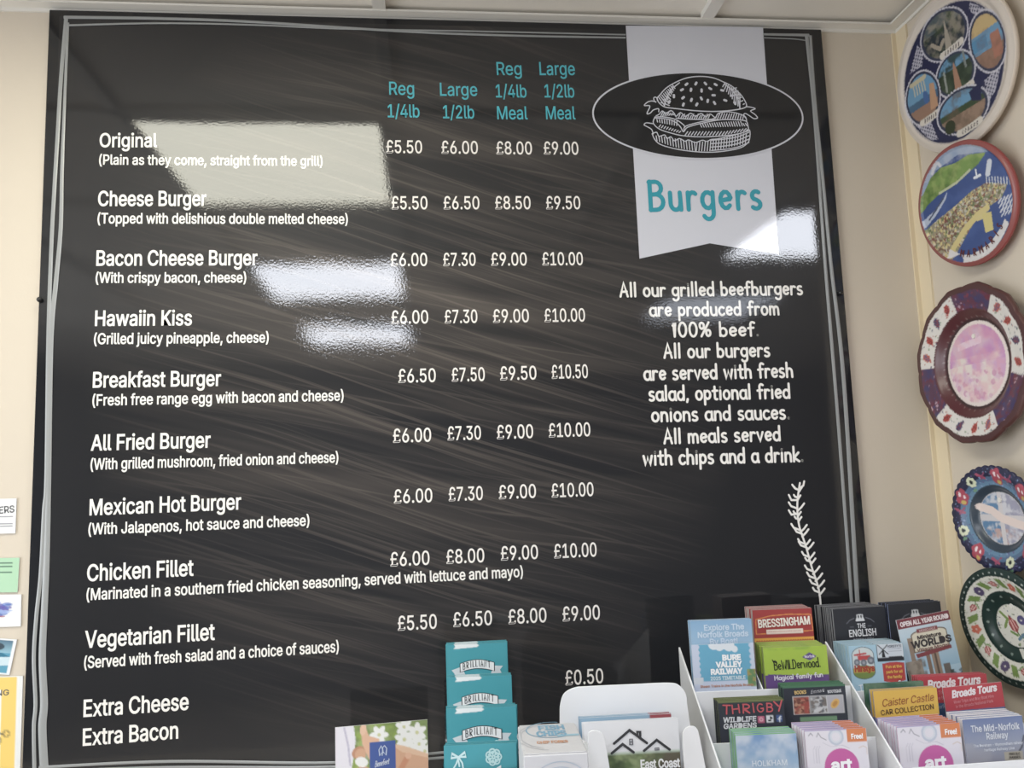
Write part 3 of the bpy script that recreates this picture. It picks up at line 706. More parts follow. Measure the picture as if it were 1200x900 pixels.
def film_bsdf(m, rough=.035, bump=.09):
    """the glossy clear film over everything printed on the board"""
    nt = m.node_tree
    b = nt.nodes['Principled BSDF']
    b.inputs['IOR'].default_value = 1.53
    b.inputs['Roughness'].default_value = rough
    b.inputs['Coat Weight'].default_value = .2       # the film's milky haze
    b.inputs['Coat Roughness'].default_value = .42
    tc = nt.nodes.new('ShaderNodeTexCoord')
    geo = nt.nodes.new('ShaderNodeNewGeometry')
    n1 = nt.nodes.new('ShaderNodeTexNoise')
    n1.inputs['Scale'].default_value = 260
    n1.inputs['Detail'].default_value = 2
    n2 = nt.nodes.new('ShaderNodeTexNoise')
    n2.inputs['Scale'].default_value = 9
    n2.inputs['Detail'].default_value = 1
    nt.links.new(geo.outputs['Position'], n1.inputs['Vector'])
    nt.links.new(geo.outputs['Position'], n2.inputs['Vector'])
    b1 = nt.nodes.new('ShaderNodeBump')
    b1.inputs['Strength'].default_value = bump
    b1.inputs['Distance'].default_value = .0006
    b2 = nt.nodes.new('ShaderNodeBump')
    b2.inputs['Strength'].default_value = .22
    b2.inputs['Distance'].default_value = .0012
    nt.links.new(n1.outputs['Fac'], b1.inputs['Height'])
    nt.links.new(n2.outputs['Fac'], b2.inputs['Height'])
    nt.links.new(b2.outputs['Normal'], b1.inputs['Normal'])
    nt.links.new(b1.outputs['Normal'], b.inputs['Normal'])
    return m


def board_print_material():
    m = mat('board_print', (.02, .02, .02))
    film_bsdf(m)
    nt = m.node_tree
    b = nt.nodes['Principled BSDF']
    geo = nt.nodes.new('ShaderNodeNewGeometry')

    def math_(op, a, bb=None, clamp=False):
        q = nt.nodes.new('ShaderNodeMath')
        q.operation = op
        q.use_clamp = clamp
        for i, s in enumerate((a, bb)):
            if s is None:
                continue
            if isinstance(s, (int, float)):
                q.inputs[i].default_value = s
            else:
                nt.links.new(s, q.inputs[i])
        return q.outputs[0]

    def streaks(ang, sx, sz, detail, lo, hi, seed):
        mp = nt.nodes.new('ShaderNodeMapping')
        mp.inputs['Rotation'].default_value = (0, math.radians(ang), 0)
        mp.inputs['Location'].default_value = (seed, 0, seed * 2)
        m2 = nt.nodes.new('ShaderNodeMapping')
        m2.inputs['Scale'].default_value = (sx, 1, sz)
        nt.links.new(warp, mp.inputs['Vector'])
        nt.links.new(mp.outputs[0], m2.inputs['Vector'])
        n = nt.nodes.new('ShaderNodeTexNoise')
        n.inputs['Scale'].default_value = 1
        n.inputs['Detail'].default_value = detail
        n.inputs['Roughness'].default_value = .6
        nt.links.new(m2.outputs[0], n.inputs['Vector'])
        r = nt.nodes.new('ShaderNodeMapRange')
        r.inputs[1].default_value = lo
        r.inputs[2].default_value = hi
        nt.links.new(n.outputs['Fac'], r.inputs[0])
        return r.outputs[0]

    # gentle bend of the brush lines
    nw = nt.nodes.new('ShaderNodeTexNoise')
    nw.inputs['Scale'].default_value = 1.6
    nw.inputs['Detail'].default_value = 1
    nt.links.new(geo.outputs['Position'], nw.inputs['Vector'])
    vm = nt.nodes.new('ShaderNodeVectorMath')
    vm.operation = 'MULTIPLY_ADD'
    vm.inputs[1].default_value = (.035, 0, .035)
    nt.links.new(nw.outputs['Color'], vm.inputs[0])
    nt.links.new(geo.outputs['Position'], vm.inputs[2])
    warp = vm.outputs[0]
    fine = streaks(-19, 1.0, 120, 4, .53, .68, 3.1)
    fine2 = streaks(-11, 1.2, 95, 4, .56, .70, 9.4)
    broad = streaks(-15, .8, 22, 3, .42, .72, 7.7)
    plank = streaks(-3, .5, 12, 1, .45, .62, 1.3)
    sep = nt.nodes.new('ShaderNodeSeparateXYZ')
    nt.links.new(geo.outputs['Position'], sep.inputs[0])
    # the brushed patch fills the middle of the print and fades into plain charcoal
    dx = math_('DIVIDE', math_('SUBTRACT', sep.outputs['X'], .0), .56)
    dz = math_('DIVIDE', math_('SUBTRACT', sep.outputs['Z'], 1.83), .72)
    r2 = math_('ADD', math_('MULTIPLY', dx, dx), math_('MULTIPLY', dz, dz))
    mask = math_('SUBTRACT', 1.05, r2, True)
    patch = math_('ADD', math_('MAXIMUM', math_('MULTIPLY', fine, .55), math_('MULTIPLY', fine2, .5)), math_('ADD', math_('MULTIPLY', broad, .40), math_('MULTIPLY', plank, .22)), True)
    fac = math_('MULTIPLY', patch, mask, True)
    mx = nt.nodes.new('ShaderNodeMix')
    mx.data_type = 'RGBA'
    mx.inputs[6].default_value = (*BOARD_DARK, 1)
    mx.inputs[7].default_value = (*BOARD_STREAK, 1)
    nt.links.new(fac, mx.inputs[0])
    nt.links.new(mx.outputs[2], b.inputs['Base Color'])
    return m


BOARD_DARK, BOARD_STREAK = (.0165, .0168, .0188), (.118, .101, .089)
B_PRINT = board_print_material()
B_BLACK = film_bsdf(mat('board_black', (.0075, .0085, .011)))
B_WHITE = film_bsdf(mat('board_white_ink', rgb(236, 233, 228)))
B_PRICE = film_bsdf(mat('board_price_ink', rgb(236, 231, 226)))
B_TEAL = film_bsdf(mat('board_teal_ink', rgb(86, 178, 192)))
B_TEAL2 = film_bsdf(mat('board_deep_teal_ink', rgb(52, 150, 166)))
B_RIBBON = film_bsdf(mat('board_ribbon_ink', rgb(205, 206, 214)))
B_FILM = mat('film_edge_highlight', rgb(150, 152, 152), .25, .6)  # grey imitates the reflected highlights along the clear film's edges

bx0, bx1, bz0, bz1 = -.6465, .7835, 1.055, 2.4535
MB().box(bx0 - BO.x, bx1 - BO.x, .0006, .0118, 0, bz1 - bz0).build('backing_panel', B_BLACK, board, bevel=.0015)
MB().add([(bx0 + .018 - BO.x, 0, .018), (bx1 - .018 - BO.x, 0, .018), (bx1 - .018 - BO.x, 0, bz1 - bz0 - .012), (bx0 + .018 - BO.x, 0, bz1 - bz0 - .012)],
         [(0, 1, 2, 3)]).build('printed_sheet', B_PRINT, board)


def bp(px, py):
    return on_back(px, py, 0.0)


def on_board(a, b, y):
    """matrix (in the board's frame) that puts local x along a->b, origin at a"""
    d = (b - a)
    th = math.atan2(d.z, d.x)
    return Matrix.Translation(Vector((a.x, y, a.z)) - BO) @ Matrix.Rotation(-th, 4, 'Y')


def board_text(name, text, x0, y0, x1, y1, cap, ink=None, bold=.02, pen=None, y=-.0005, parent=None, gap=.11):
    a, b = bp(x0, y0), bp(x1, y1)
    w = (b - a).length
    c = (bp(x0, y0 - cap) - a).length
    me = pen_mesh(name, text, w, c, weight=pen, gap=gap) if pen else lettering_mesh(name, text, w, c, bold)
    return link(name, me, parent or board, [ink or B_WHITE], on_board(a, b, y))


T = board_text
for args in (("Original", 116.7, 172.4, 184.3, 172.4, 16), ("Cheese Burger", 114.8, 241.3, 242, 241.1, 17.2),
             ("Bacon Cheese Burger", 112.8, 311.2, 301.8, 310.6, 17.4), ("Hawaiin Kiss", 111.2, 381.8, 225, 381, 17.5),
             ("Breakfast Burger", 108.7, 454.1, 259, 452, 17.8), ("All Fried Burger", 106.5, 527.9, 246.8, 524.2, 18),
             ("Mexican Hot Burger", 104.9, 603.7, 282.7, 596.6, 18.3), ("Chicken Fillet", 102, 680.9, 226.9, 674.3, 19),
             ("Vegetarian Fillet", 99.6, 759.1, 251.8, 749.5, 19.4), ("Extra Cheese", 97.8, 839.9, 221.2, 831.3, 19.5),
             ("Extra Bacon", 97, 873.7, 209, 865, 19.5)):
    T('dish_name', *args, bold=.026)
for args in (("(Plain as they come, straight from the grill)", 116.1, 192.8, 378.2, 194.4, 11.5),
             ("(Topped with delishious double melted cheese)", 114.2, 261.8, 407.7, 262.4, 12),
             ("(With crispy bacon, cheese)", 112, 331.4, 288.6, 330.9, 12),
             ("(Grilled juicy pineapple, cheese)", 110, 403.3, 315, 401.2, 12.5),
             ("(Fresh free range egg with bacon and cheese)", 108.2, 475.3, 402.7, 469.3, 12.8),
             ("(With grilled mushroom, fried onion and cheese)", 106, 550.4, 396.6, 541.8, 12.8),
             ("(With Jalapenos, hot sauce and cheese)", 103.5, 626.5, 362.7, 615.8, 13),
             ("(Marinated in a southern fried chicken seasoning, served with lettuce and mayo)", 101.3, 703.3, 613, 675.8, 13.3),
             ("(Served with fresh salad and a choice of sauces)", 98.5, 783, 397.2, 763.8, 13.6)):
    T('dish_description', *args, bold=.026)
for args in (("Reg", 456.3, 111, 485.5, 111.3, 15), ("1/4lb", 454.5, 137.5, 491.8, 137.7, 15), ("Large", 515.8, 112.3, 559.5, 112.5, 15),
             ("1/2lb", 519.3, 138.7, 556, 138.9, 15), ("Reg", 582.3, 88, 611.5, 88, 15), ("1/4lb", 581.2, 114.2, 617.3, 114.3, 15),
             ("Meal", 582.8, 139.8, 618.5, 139.9, 15), ("Large", 632.5, 88, 674, 88, 15), ("1/2lb", 638.3, 114.2, 673.3, 114.3, 15),
             ("Meal", 640, 139.8, 674.5, 139.9, 15)):
    T('size_heading', *args, ink=B_TEAL, bold=.012)
PR = [
    (("5.50", 452.8, 494.8, 179.5), ("6.00", 517.5, 560.2, 180.2), ("8.00", 581.9, 623.6, 180.9), ("9.00", 637.4, 678, 181.1), 14.8),
    (("5.50", 459.1, 501.1, 245.2), ("6.50", 520, 562, 245.2), ("8.50", 580.5, 622, 245.1), ("9.50", 640.2, 680.3, 245.1), 15),
    (("6.00", 457.9, 500.8, 311.7), ("7.30", 519.6, 557.5, 311.5), ("9.00", 575.8, 617.5, 311.2), ("10.00", 635.8, 683.3, 310.8), 15),
    (("6.00", 458.8, 502, 379.2), ("7.30", 521.3, 559.6, 378.5), ("9.00", 578, 620, 377.8), ("10.00", 638.3, 685.8, 377), 15.3),
    (("6.50", 467, 510.8, 448), ("7.50", 529.6, 568.3, 446.7), ("9.50", 586.3, 628.8, 445), ("10.50", 646.7, 689.2, 443.3), 15.8),
    (("6.00", 460.8, 505.4, 518), ("7.30", 524.6, 563.8, 515.4), ("9.00", 582.5, 625, 513.8), ("10.00", 643.3, 692, 511.7), 16),
    (("6.00", 461.8, 506.8, 589), ("7.30", 526, 566, 586.4), ("9.00", 584.8, 628.3, 584), ("10.00", 646.6, 695.8, 582), 16),
    (("6.00", 457.6, 503.5, 662.6), ("8.00", 523.3, 567.7, 659.6), ("9.00", 587.2, 630.7, 655.7), ("10.00", 649.6, 699.4, 653), 16.3),
    (("5.50", 466.3, 512, 737.6), ("6.50", 531.4, 576.7, 733.4), ("8.00", 596, 640.6, 730), ("9.00", 659.5, 703.3, 726.8), 16.8),
    (("0.50", 662.8, 707.2, 801.5), 17)]
for row in PR:
    for s, x0, x1, y in row[:-1]:
        sl = -(y - 245) / 9000
        h = (x1 - x0) / 2 * sl
        T('price', '£' + s, x0, y - h, x1, y + h, row[-1], ink=B_PRICE, bold=.014)
for args in (("All our grilled beefburgers", 726.5, 347.6, 940.7, 345, 16), ("are produced from", 761.5, 370.4, 913.3, 368.6, 16),
             ("100% beef.", 788, 394.6, 889.6, 393.4, 16.3), ("All our burgers", 778, 419.4, 902.4, 417.6, 16.5),
             ("are served with fresh", 755, 445.4, 929.3, 441.7, 17), ("salad, optional fried", 760.6, 469.5, 926, 466.3, 17),
             ("onions and sauces.", 763.8, 493.9, 925.6, 490.6, 17), ("All meals served", 778, 519.7, 914.7, 516, 17),
             ("with chips and a drink.", 753.8, 544.9, 941.6, 540.4, 17.4)):
    T('note_line', *args, pen=.165)

# ribbon, badge and burger drawing
rb = [bp(*q) for q in ((733.3, 30.2), (749.3, 303.2), (831.7, 285.2), (912.7, 298.4), (894, 31.9))]
ribbon = MB().add([q - BO + Vector((0, -.0004, 0)) for q in rb], [(0, 1, 2, 3, 4)]).build('ribbon_print', B_RIBBON, board)
cb = bp(819.3, 135.5)
ex = (bp(942, 136.5) - bp(696.7, 135)).length / 2
ez = (bp(816.7, 85) - bp(821, 186)).length / 2
badge = MB().add([Vector((cb.x + ex * math.cos(t), -.0008, cb.z + ez * math.sin(t))) - BO for t in np.linspace(0, 2 * math.pi, 97)[:-1]],
         [tuple(range(96))]).build('badge_print', B_BLACK, board)
link('badge_outline', strokes_mesh('badge_outline', [arc(cb.x - BO.x, cb.z - BO.z, ex, ez, 0, 360, 96)], .0031, -.0012), badge, [B_RIBBON])
T('ribbon_title', 'Burgers', 761, 246.5, 893, 244.5, 33.5, ink=B_TEAL2, pen=.15, y=-.0009, parent=ribbon, gap=.19)


def dpx(pts, ox, oy, s):
    out = []
    for x, y in pts:
        q = bp(ox + x / s, oy + y / s) - BO
        out.append((q.x, q.z))
    return out


def spline(pts, n=6):
    """Catmull-Rom through pixel points"""
    P = [pts[0]] + list(pts) + [pts[-1]]
    out = []
    for i in range(1, len(P) - 2):
        p0, p1, p2, p3 = P[i - 1], P[i], P[i + 1], P[i + 2]
        for k in range(n):
            t = k / n
            out.append(tuple(.5 * (2 * p1[j] + (p2[j] - p0[j]) * t + (2 * p0[j] - 5 * p1[j] + 4 * p2[j] - p3[j]) * t * t + (3 * p1[j] - p0[j] - 3 * p2[j] + p3[j]) * t ** 3) for j in (0, 1)))
    out.append(pts[-1])
    return out


def drawing(name, groups, width_px, ox, oy, s, ink, y=-.0012):
    st = [dpx(g, ox, oy, s) for g in groups]
    return link(name, strokes_mesh(name, st, width_px * .00185, y), badge, [ink])


bun_top = spline([(225, 262), (250, 235), (300, 180), (370, 135), (460, 95), (540, 78), (630, 75), (720, 88), (800, 120), (880, 160), (950, 225), (990, 280), (1010, 330), (990, 350), (930, 365), (820, 378), (690, 382), (540, 374), (400, 358), (300, 345), (255, 320), (228, 285), (225, 262)])
hatch = []
for k in range(10):                       # cross hatching on both shoulders of the bun
    t = k / 9
    hatch.append([(240 + 120 * t, 262 - 110 * t), (290 + 90 * t, 330 - 150 * t)])
    hatch.append([(820 + 130 * t, 130 + 95 * t), (800 + 150 * t, 165 + 190 * t)])
for k in range(6):
    hatch.append([(258 + 20 * k, 305 - 28 * k), (330 + 5 * k, 330 - 28 * k)])
    hatch.append([(870 + 22 * k, 190 + 26 * k), (920 + 14 * k, 175 + 28 * k)])
hatch.append(spline([(285, 330), (310, 260), (350, 190), (420, 130)]))
hatch.append(spline([(950, 350), (935, 280), (890, 205), (815, 140)]))
leaves = [spline([(230, 285), (215, 258), (195, 262), (200, 290), (215, 300), (180, 290), (140, 300), (112, 330), (160, 335), (135, 400), (165, 395), (190, 370), (235, 358), (238, 385)]),
          spline([(1005, 340), (1050, 345), (1085, 358), (1045, 378), (1085, 410), (1105, 438), (1075, 445), (1035, 420), (1000, 400), (985, 410), (1000, 440)])]
lettuce = [spline([(215, 420), (240, 408), (270, 378), (300, 400), (345, 375), (375, 400), (390, 425), (430, 392), (470, 425), (520, 398), (560, 425), (610, 400), (650, 430), (690, 405), (735, 435), (760, 400), (830, 385), (890, 390), (950, 405), (1000, 430), (1010, 470)], 4),
           spline([(205, 430), (300, 432), (390, 455), (450, 495), (470, 520)]), spline([(390, 440), (500, 450), (680, 452), (740, 438)])]
for k in range(7):
    lettuce.append([(255 + 18 * k, 425 - 2 * k), (275 + 17 * k, 385 + 3 * k)])
for k in range(14):
    lettuce.append([(410 + 20 * k, 445), (425 + 20 * k, 405 + 12 * (k % 2))])
for k in range(11):
    lettuce.append([(755 + 22 * k, 445 - (k > 7) * -6), (775 + 21 * k, 398 + k)])
patty = [spline([(205, 430), (190, 470), (200, 500), (250, 540), (340, 570), (450, 595), (600, 605), (750, 600), (880, 588), (970, 570), (1020, 545), (1022, 510), (1000, 465), (900, 455), (780, 455), (640, 480), (540, 505), (485, 525), (455, 560), (430, 520), (390, 480), (320, 450), (210, 440)], 4),
         spline([(460, 555), (470, 515), (560, 485), (680, 460), (760, 452)])]
for k in range(9):
    patty.append([(222 + 22 * k, 452 + k * 1.5), (228 + 21 * k, 475 + 4 * k)])
    patty.append([(240 + 22 * k, 520 + 6 * k), (255 + 22 * k, 500 + 7 * k)])
for k in range(20):
    patty.append([(600 + 21 * k, 490 - 1.2 * k + (k > 17) * 20), (615 + 21 * k, 520 - .6 * k)])
    patty.append([(470 + 27 * k, 590 - (k > 12) * (k - 12) * 5), (492 + 27 * k, 560 - (k > 12) * (k - 12) * 4)])
bun_low = [spline([(190, 580), (175, 540), (135, 515), (110, 500), (130, 482), (190, 490)]),
           spline([(180, 578), (205, 630), (250, 670), (340, 700), (450, 722), (600, 738), (740, 738), (880, 720), (970, 695), (1025, 650), (1040, 590), (1035, 545), (1010, 545)]),
           spline([(180, 578), (220, 565), (240, 600), (290, 588), (310, 620), (345, 605), (375, 640), (420, 620), (470, 645), (500, 632), (560, 655), (620, 635), (660, 645), (700, 628), (760, 622), (900, 590), (1030, 552)], 4)]
for k in range(34):
    x = 215 + 24 * k
    top = 590 + min(55, (x - 215) * .16) if x < 620 else 645 - (x - 620) * .2
    bot = 640 + 95 * math.sin(min(1, (x - 200) / 420) * math.pi / 2) if x < 700 else 735 - (x - 700) * .22
    bun_low.append([(x, top + 6), (x + (8 if x < 560 else -8), bot - 6)])
for y in (610, 640, 670, 700):
    bun_low.append(spline([(700, y + 25), (820, y + 15), (930, y - 5), (1030, y - 45)]))
for nm, g, w in (('bun_drawing', [bun_top] + hatch, 1.15), ('lettuce_drawing', leaves + lettuce, 1.05), ('patty_drawing', patty, 1.05), ('bun_drawing', bun_low, 1.0)):
    drawing(nm, g, w, 740, 80, 7.5, B_RIBBON)
seeds = [(482, 143, 40), (565, 137, 60), (648, 137, -50), (738, 146, -30), (442, 192, 30), (521, 192, 80), (614, 198, 90), (690, 181, -30), (796, 197, -10), (371, 248, 90),
         (452, 262, 40), (525, 281, 70), (612, 268, -60), (720, 240, 0), (668, 290, 80), (728, 308, -60), (822, 285, -20), (454, 322, 70), (572, 321, 60), (880, 243, 10), (906, 310, -60), (330, 300, 60)]
drawing('sesame_seed_drawing', [[(x - 9 * math.cos(math.radians(a)), y + 9 * math.sin(math.radians(a))), (x + 9 * math.cos(math.radians(a)), y - 9 * math.sin(math.radians(a)))] for x, y, a in seeds], 2.5, 740, 80, 7.5, B_RIBBON)

# brushed twig at the lower right
stem = spline([(937, 566), (934, 590), (936, 615), (944, 640), (951, 665), (959, 690), (962, 716)])
tw = [stem]
rs = random.Random(4)
for k in range(3, len(stem) - 2, 2):
    x, y = stem[k]
    L = 2.5 + 6 * rs.random()
    y += rs.uniform(-3, 3)
    if rs.random() < .12:
        continue
    tw.append([(x, y), (x - L * .9, y - L * .35), (x - L * 1.25, y - L * .9)])
    tw.append([(x, y + 3), (x + L * .6, y - L * .2), (x + L * 1.0, y - L * .75)])
tw += [[(937, 575), (931, 572), (928, 568)], [(937, 572), (941, 569), (942, 564)], [(934, 586), (927, 586), (924, 580)], [(934, 602), (927, 603), (924, 598)]]
link('twig_drawing', strokes_mesh('twig_drawing', [dpx(g, 0, 0, 1) for g in tw], .0036, -.0012), board, [B_WHITE])


# wavy welded edges of the clear film cover; the grey is their painted highlight
def film_edge(pts, widths, y=-.0022):
    c = spline(pts, 8)
    n = len(c)
    wi = [widths[0] + (widths[1] - widths[0]) * i / (n - 1) for i in range(n)]
    P = [bp(*q) - BO for q in c]
    L, R, M = [], [], []
    for i, q in enumerate(P):
        t = (P[min(i + 1, n - 1)] - P[max(i - 1, 0)]).normalized()
        nn = Vector((-t.z, 0, t.x)) * (wi[i] * .00074)
        L.append(Vector((q.x + nn.x, y + .0012, q.z + nn.z)))
        R.append(Vector((q.x - nn.x, y + .0012, q.z - nn.z)))
        M.append(Vector((q.x, y, q.z)))
    mb = MB()
    mb.add(L + M + R, [(i, n + i, n + i + 1, i + 1) for i in range(n - 1)] + [(n + i, 2 * n + i, 2 * n + i + 1, n + i + 1) for i in range(n - 1)])
    o = mb.build('film_edge', B_FILM, board, smooth=True)
    for p in o.data.polygons:
        pass
    return o


film_edge([(77.8, 22), (72, 89), (68, 155), (64, 222), (60.5, 289), (57, 395), (54.7, 560), (52, 598), (48, 673), (43, 722), (40, 771), (42, 824), (40, 854), (41, 915)], (4.5, 4))
film_edge([(80, 27), (75.5, 133), (73, 200), (71.5, 267), (66, 330), (60, 400), (57, 560), (55, 650), (52, 722), (50, 771), (52, 824), (50, 854), (53, 915)], (3, 9))
film_edge([(75, 20.5), (187, 22), (297, 26), (480, 37.5), (600, 42), (733, 44.5)], (4, 2.5))
film_edge([(80, 30), (187, 27.5), (297, 29.5), (400, 34), (560, 37), (733, 41)], (2.5, 2))
film_edge([(894, 40.5), (948, 41.5)], (3, 4))
film_edge([(894, 44.5), (930, 46), (945, 48)], (1.5, 1.5))
film_edge([(945, 42), (948.5, 75), (953, 120), (958.5, 193), (966.7, 310), (981.7, 492), (997.6, 706), (1004, 800)], (5, 4))
film_edge([(949.5, 42), (955, 120), (963, 200), (973.5, 310), (988.5, 447), (1004.5, 706), (1010, 800)], (3.5, 6))
film_edge([(46, 899), (200, 892), (390, 893.5), (515, 882), (650, 873)], (3, 3))
film_edge([(46, 904), (200, 899), (390, 898.5), (515, 888), (650, 879)], (3, 3))
for px, py in ((47.2, 351.5), (984, 343.5)):
    q = bp(px, py) - BO
    bm_ = MB()
    prof = [(.0045, 0), (.0045, -.004), (.003, -.0065), (0.0004, -.0072)]
    vs = [(q.x + r * math.cos(t), y, q.z + r * math.sin(t)) for r, y in prof for t in np.linspace(0, 2 * math.pi, 17)[:-1]]
    bm_.add(vs, [(i * 16 + k, i * 16 + (k + 1) % 16, i * 16 + 16 + (k + 1) % 16, i * 16 + 16 + k) for i in range(3) for k in range(16)])
    bm_.build('bolt_head', mat('bolt_black', (.012, .012, .013), .35), board, smooth=True)

# ================================================================== plates on the side wall
WH, NV = rgb(214, 206, 196), rgb(34, 38, 78)


def plate(name, label, a, b, cy, cz, R, profile, canvas, rim_col, scallop=(0, 0), back_col=(200, 190, 176), x=.908, nr=56, nt=168, lobe=None):
    """profile: list of (radius fraction, height towards the room); print is sampled from the canvas"""
    n = Vector((-math.cos(a) * math.cos(b), -math.sin(a) * math.cos(b), math.sin(b)))
    rt = (-n).cross(Vector((0, 0, 1))).normalized()
    up = n.cross(rt)
    M = Matrix(((rt.x, up.x, n.x, x), (rt.y, up.y, n.y, cy), (rt.z, up.z, n.z, cz), (0, 0, 0, 1)))
    root = empty(name, M)
    tag(root, label, 'plate', 'souvenir plates on the side wall')
    img = canvas.done()
    img = img * .74 + (img.mean(2, keepdims=True) * np.array((1.05, 1.0, .92))) * .26     # the glaze mutes the paints
    N = img.shape[0]

    def prof(r):
        for (r0, h0), (r1, h1) in zip(profile[:-1], profile[1:]):
            if r <= r1:
                t = (r - r0) / (r1 - r0)
                t = t * t * (3 - 2 * t)
                return h0 + (h1 - h0) * t
        return profile[-1][1]

    def edge(t, r):
        k = max(0, (r - .8) / .2)
        s = 1.0
        if scallop[0]:
            s += k * scallop[1] * (abs(math.sin(t * scallop[0] / 2)) - .6)
        if lobe:
            s += k * lobe(t)
        return s
    vs, cs, fs = [(0, 0, prof(0) * R)], [img[N // 2, N // 2]], []
    for i in range(1, nr + 1):
        r = i / nr
        for k in range(nt):
            t = 2 * math.pi * k / nt
            e = edge(t, r)
            vs.append((R * r * e * math.cos(t), R * r * e * math.sin(t), prof(r) * R))
            px_ = min(N - 1, max(0, int((1 + r * math.cos(t)) * N / 2)))
            py_ = min(N - 1, max(0, int((1 - r * math.sin(t)) * N / 2)))
            cs.append(img[py_, px_])
    for k in range(nt):
        fs.append((0, 1 + k, 1 + (k + 1) % nt))
        for i in range(nr - 1):
            q = 1 + i * nt
            fs.append((q + k, q + nt + k, q + nt + (k + 1) % nt, q + (k + 1) % nt))
    me = bpy.data.meshes.new('painted_face')
    me.from_pydata(vs, [], fs)
    me.polygons.foreach_set('use_smooth', [True] * len(fs))
    set_cols(me, np.array(cs))
    link('painted_face', me, root, [PRINT_GLOSS])
    # rim, underside and foot
    mb = MB()
    ring = [(1.0, prof(1)), (1.012, prof(1) - .03), (1.0, prof(1) - .07), (.62, -.13), (.55, -.2), (.5, -.2), (.48, -.14), (0.01, -.14)]
    ring = [(.985, prof(1) + .001)] + ring
    vv = []
    for r, h in ring:
        for k in range(nt):
            t = 2 * math.pi * k / nt
            e = edge(t, min(1, r))
            vv.append((R * r * e * math.cos(t), R * r * e * math.sin(t), h * R))
    mb.add(vv, [(i * nt + k, i * nt + (k + 1) % nt, i * nt + nt + (k + 1) % nt, i * nt + nt + k) for i in range(len(ring) - 1) for k in range(nt)])
    mb.build('rim', mat(name + '_rim_' + str(rim_col), rgb(*rim_col), .4), root, smooth=True)
    hk = MB()
    p0 = M.inverted() @ Vector((x + .008, cy, cz + R * .35))
    p1 = M.inverted() @ Vector((XR + .001, cy, cz + R * .35))
    hk.tube([p0, p1], .004)
    hk.build('hanger', TBAR, root)
    return root


def P2(S, x, y):          # plate units (-1..1, y up) -> canvas
    return ((1 + x) * S / 2, (1 - y) * S / 2)


def pe(cv, x, y, rx, ry, c, rot=0, al=1.0, hole=0.0):
    S = cv.w
    cx, cy = P2(S, x, y)
    cv.ell(cx, cy, rx * S / 2, ry * S / 2, c, -rot, al, hole)


def pl(cv, pts, w, c, al=1.0):
    cv.line([P2(cv.w, *q) for q in pts], w * cv.w / 2, c, al)


def pp(cv, pts, c, al=1.0):
    cv.poly([P2(cv.w, *q) for q in pts], c, al)


def mask_ell(cv, x, y, rx, ry, rot=0):
    S = cv.w
    cx, cy = P2(S, x, y)
    t = math.radians(-rot)
    dx, dy = cv.x - cx, cv.y - cy
    u, v = dx * math.cos(t) + dy * math.sin(t), -dx * math.sin(t) + dy * math.cos(t)
    return (u / (rx * S / 2)) ** 2 + (v / (ry * S / 2)) ** 2 <= 1


# --- plate 1: navy plate with five painted views
S = 210
cv = Canvas(S, S, rgb(204, 192, 180))
pe(cv, -.02, -.02, .865, .865, rgb(168, 160, 160))
pe(cv, -.02, -.02, .85, .85, NV)
LACE = rgb(176, 174, 190)
for pts in ([(-.7, .34), (-.46, .62), (-.38, .46), (-.46, .32)], [(.5, .64), (.7, .42), (.52, .46), (.46, .56)],
            [(.46, -.36), (.74, -.3), (.58, -.56), (.46, -.62)], [(-.78, -.36), (-.5, -.42), (-.44, -.72), (-.58, -.66)]):
    pp(cv, pts, LACE)
    xs, ys = [q[0] for q in pts], [q[1] for q in pts]
    lat = cv.poly([P2(S, *q) for q in pts], LACE)
    c2 = Canvas(S, S, (0, 0, 0))
    c2.poly([P2(S, *q) for q in pts], (1, 1, 1))
    lm = c2.a[..., 0] > .5
    u, v = (cv.x * .8 + cv.y * .6) / (S * .021), (cv.y * .8 - cv.x * .6) / (S * .021)
    cv.put(lm & (np.hypot(u % 1 - .5, v % 1 - .5) < .33), NV)
RSKY, RSEA, RLAND = rgb(84, 146, 186), rgb(60, 110, 150), rgb(150, 112, 90)
views = [(.0, .5, .40, .31, -20, 'castle'), (.62, .06, .25, .38, 8, 'bay'), (.05, -.06, .32, .27, -10, 'tower'), (-.56, -.08, .31, .35, 6, 'temple'), (.04, -.54, .42, .27, -8, 'cape')]
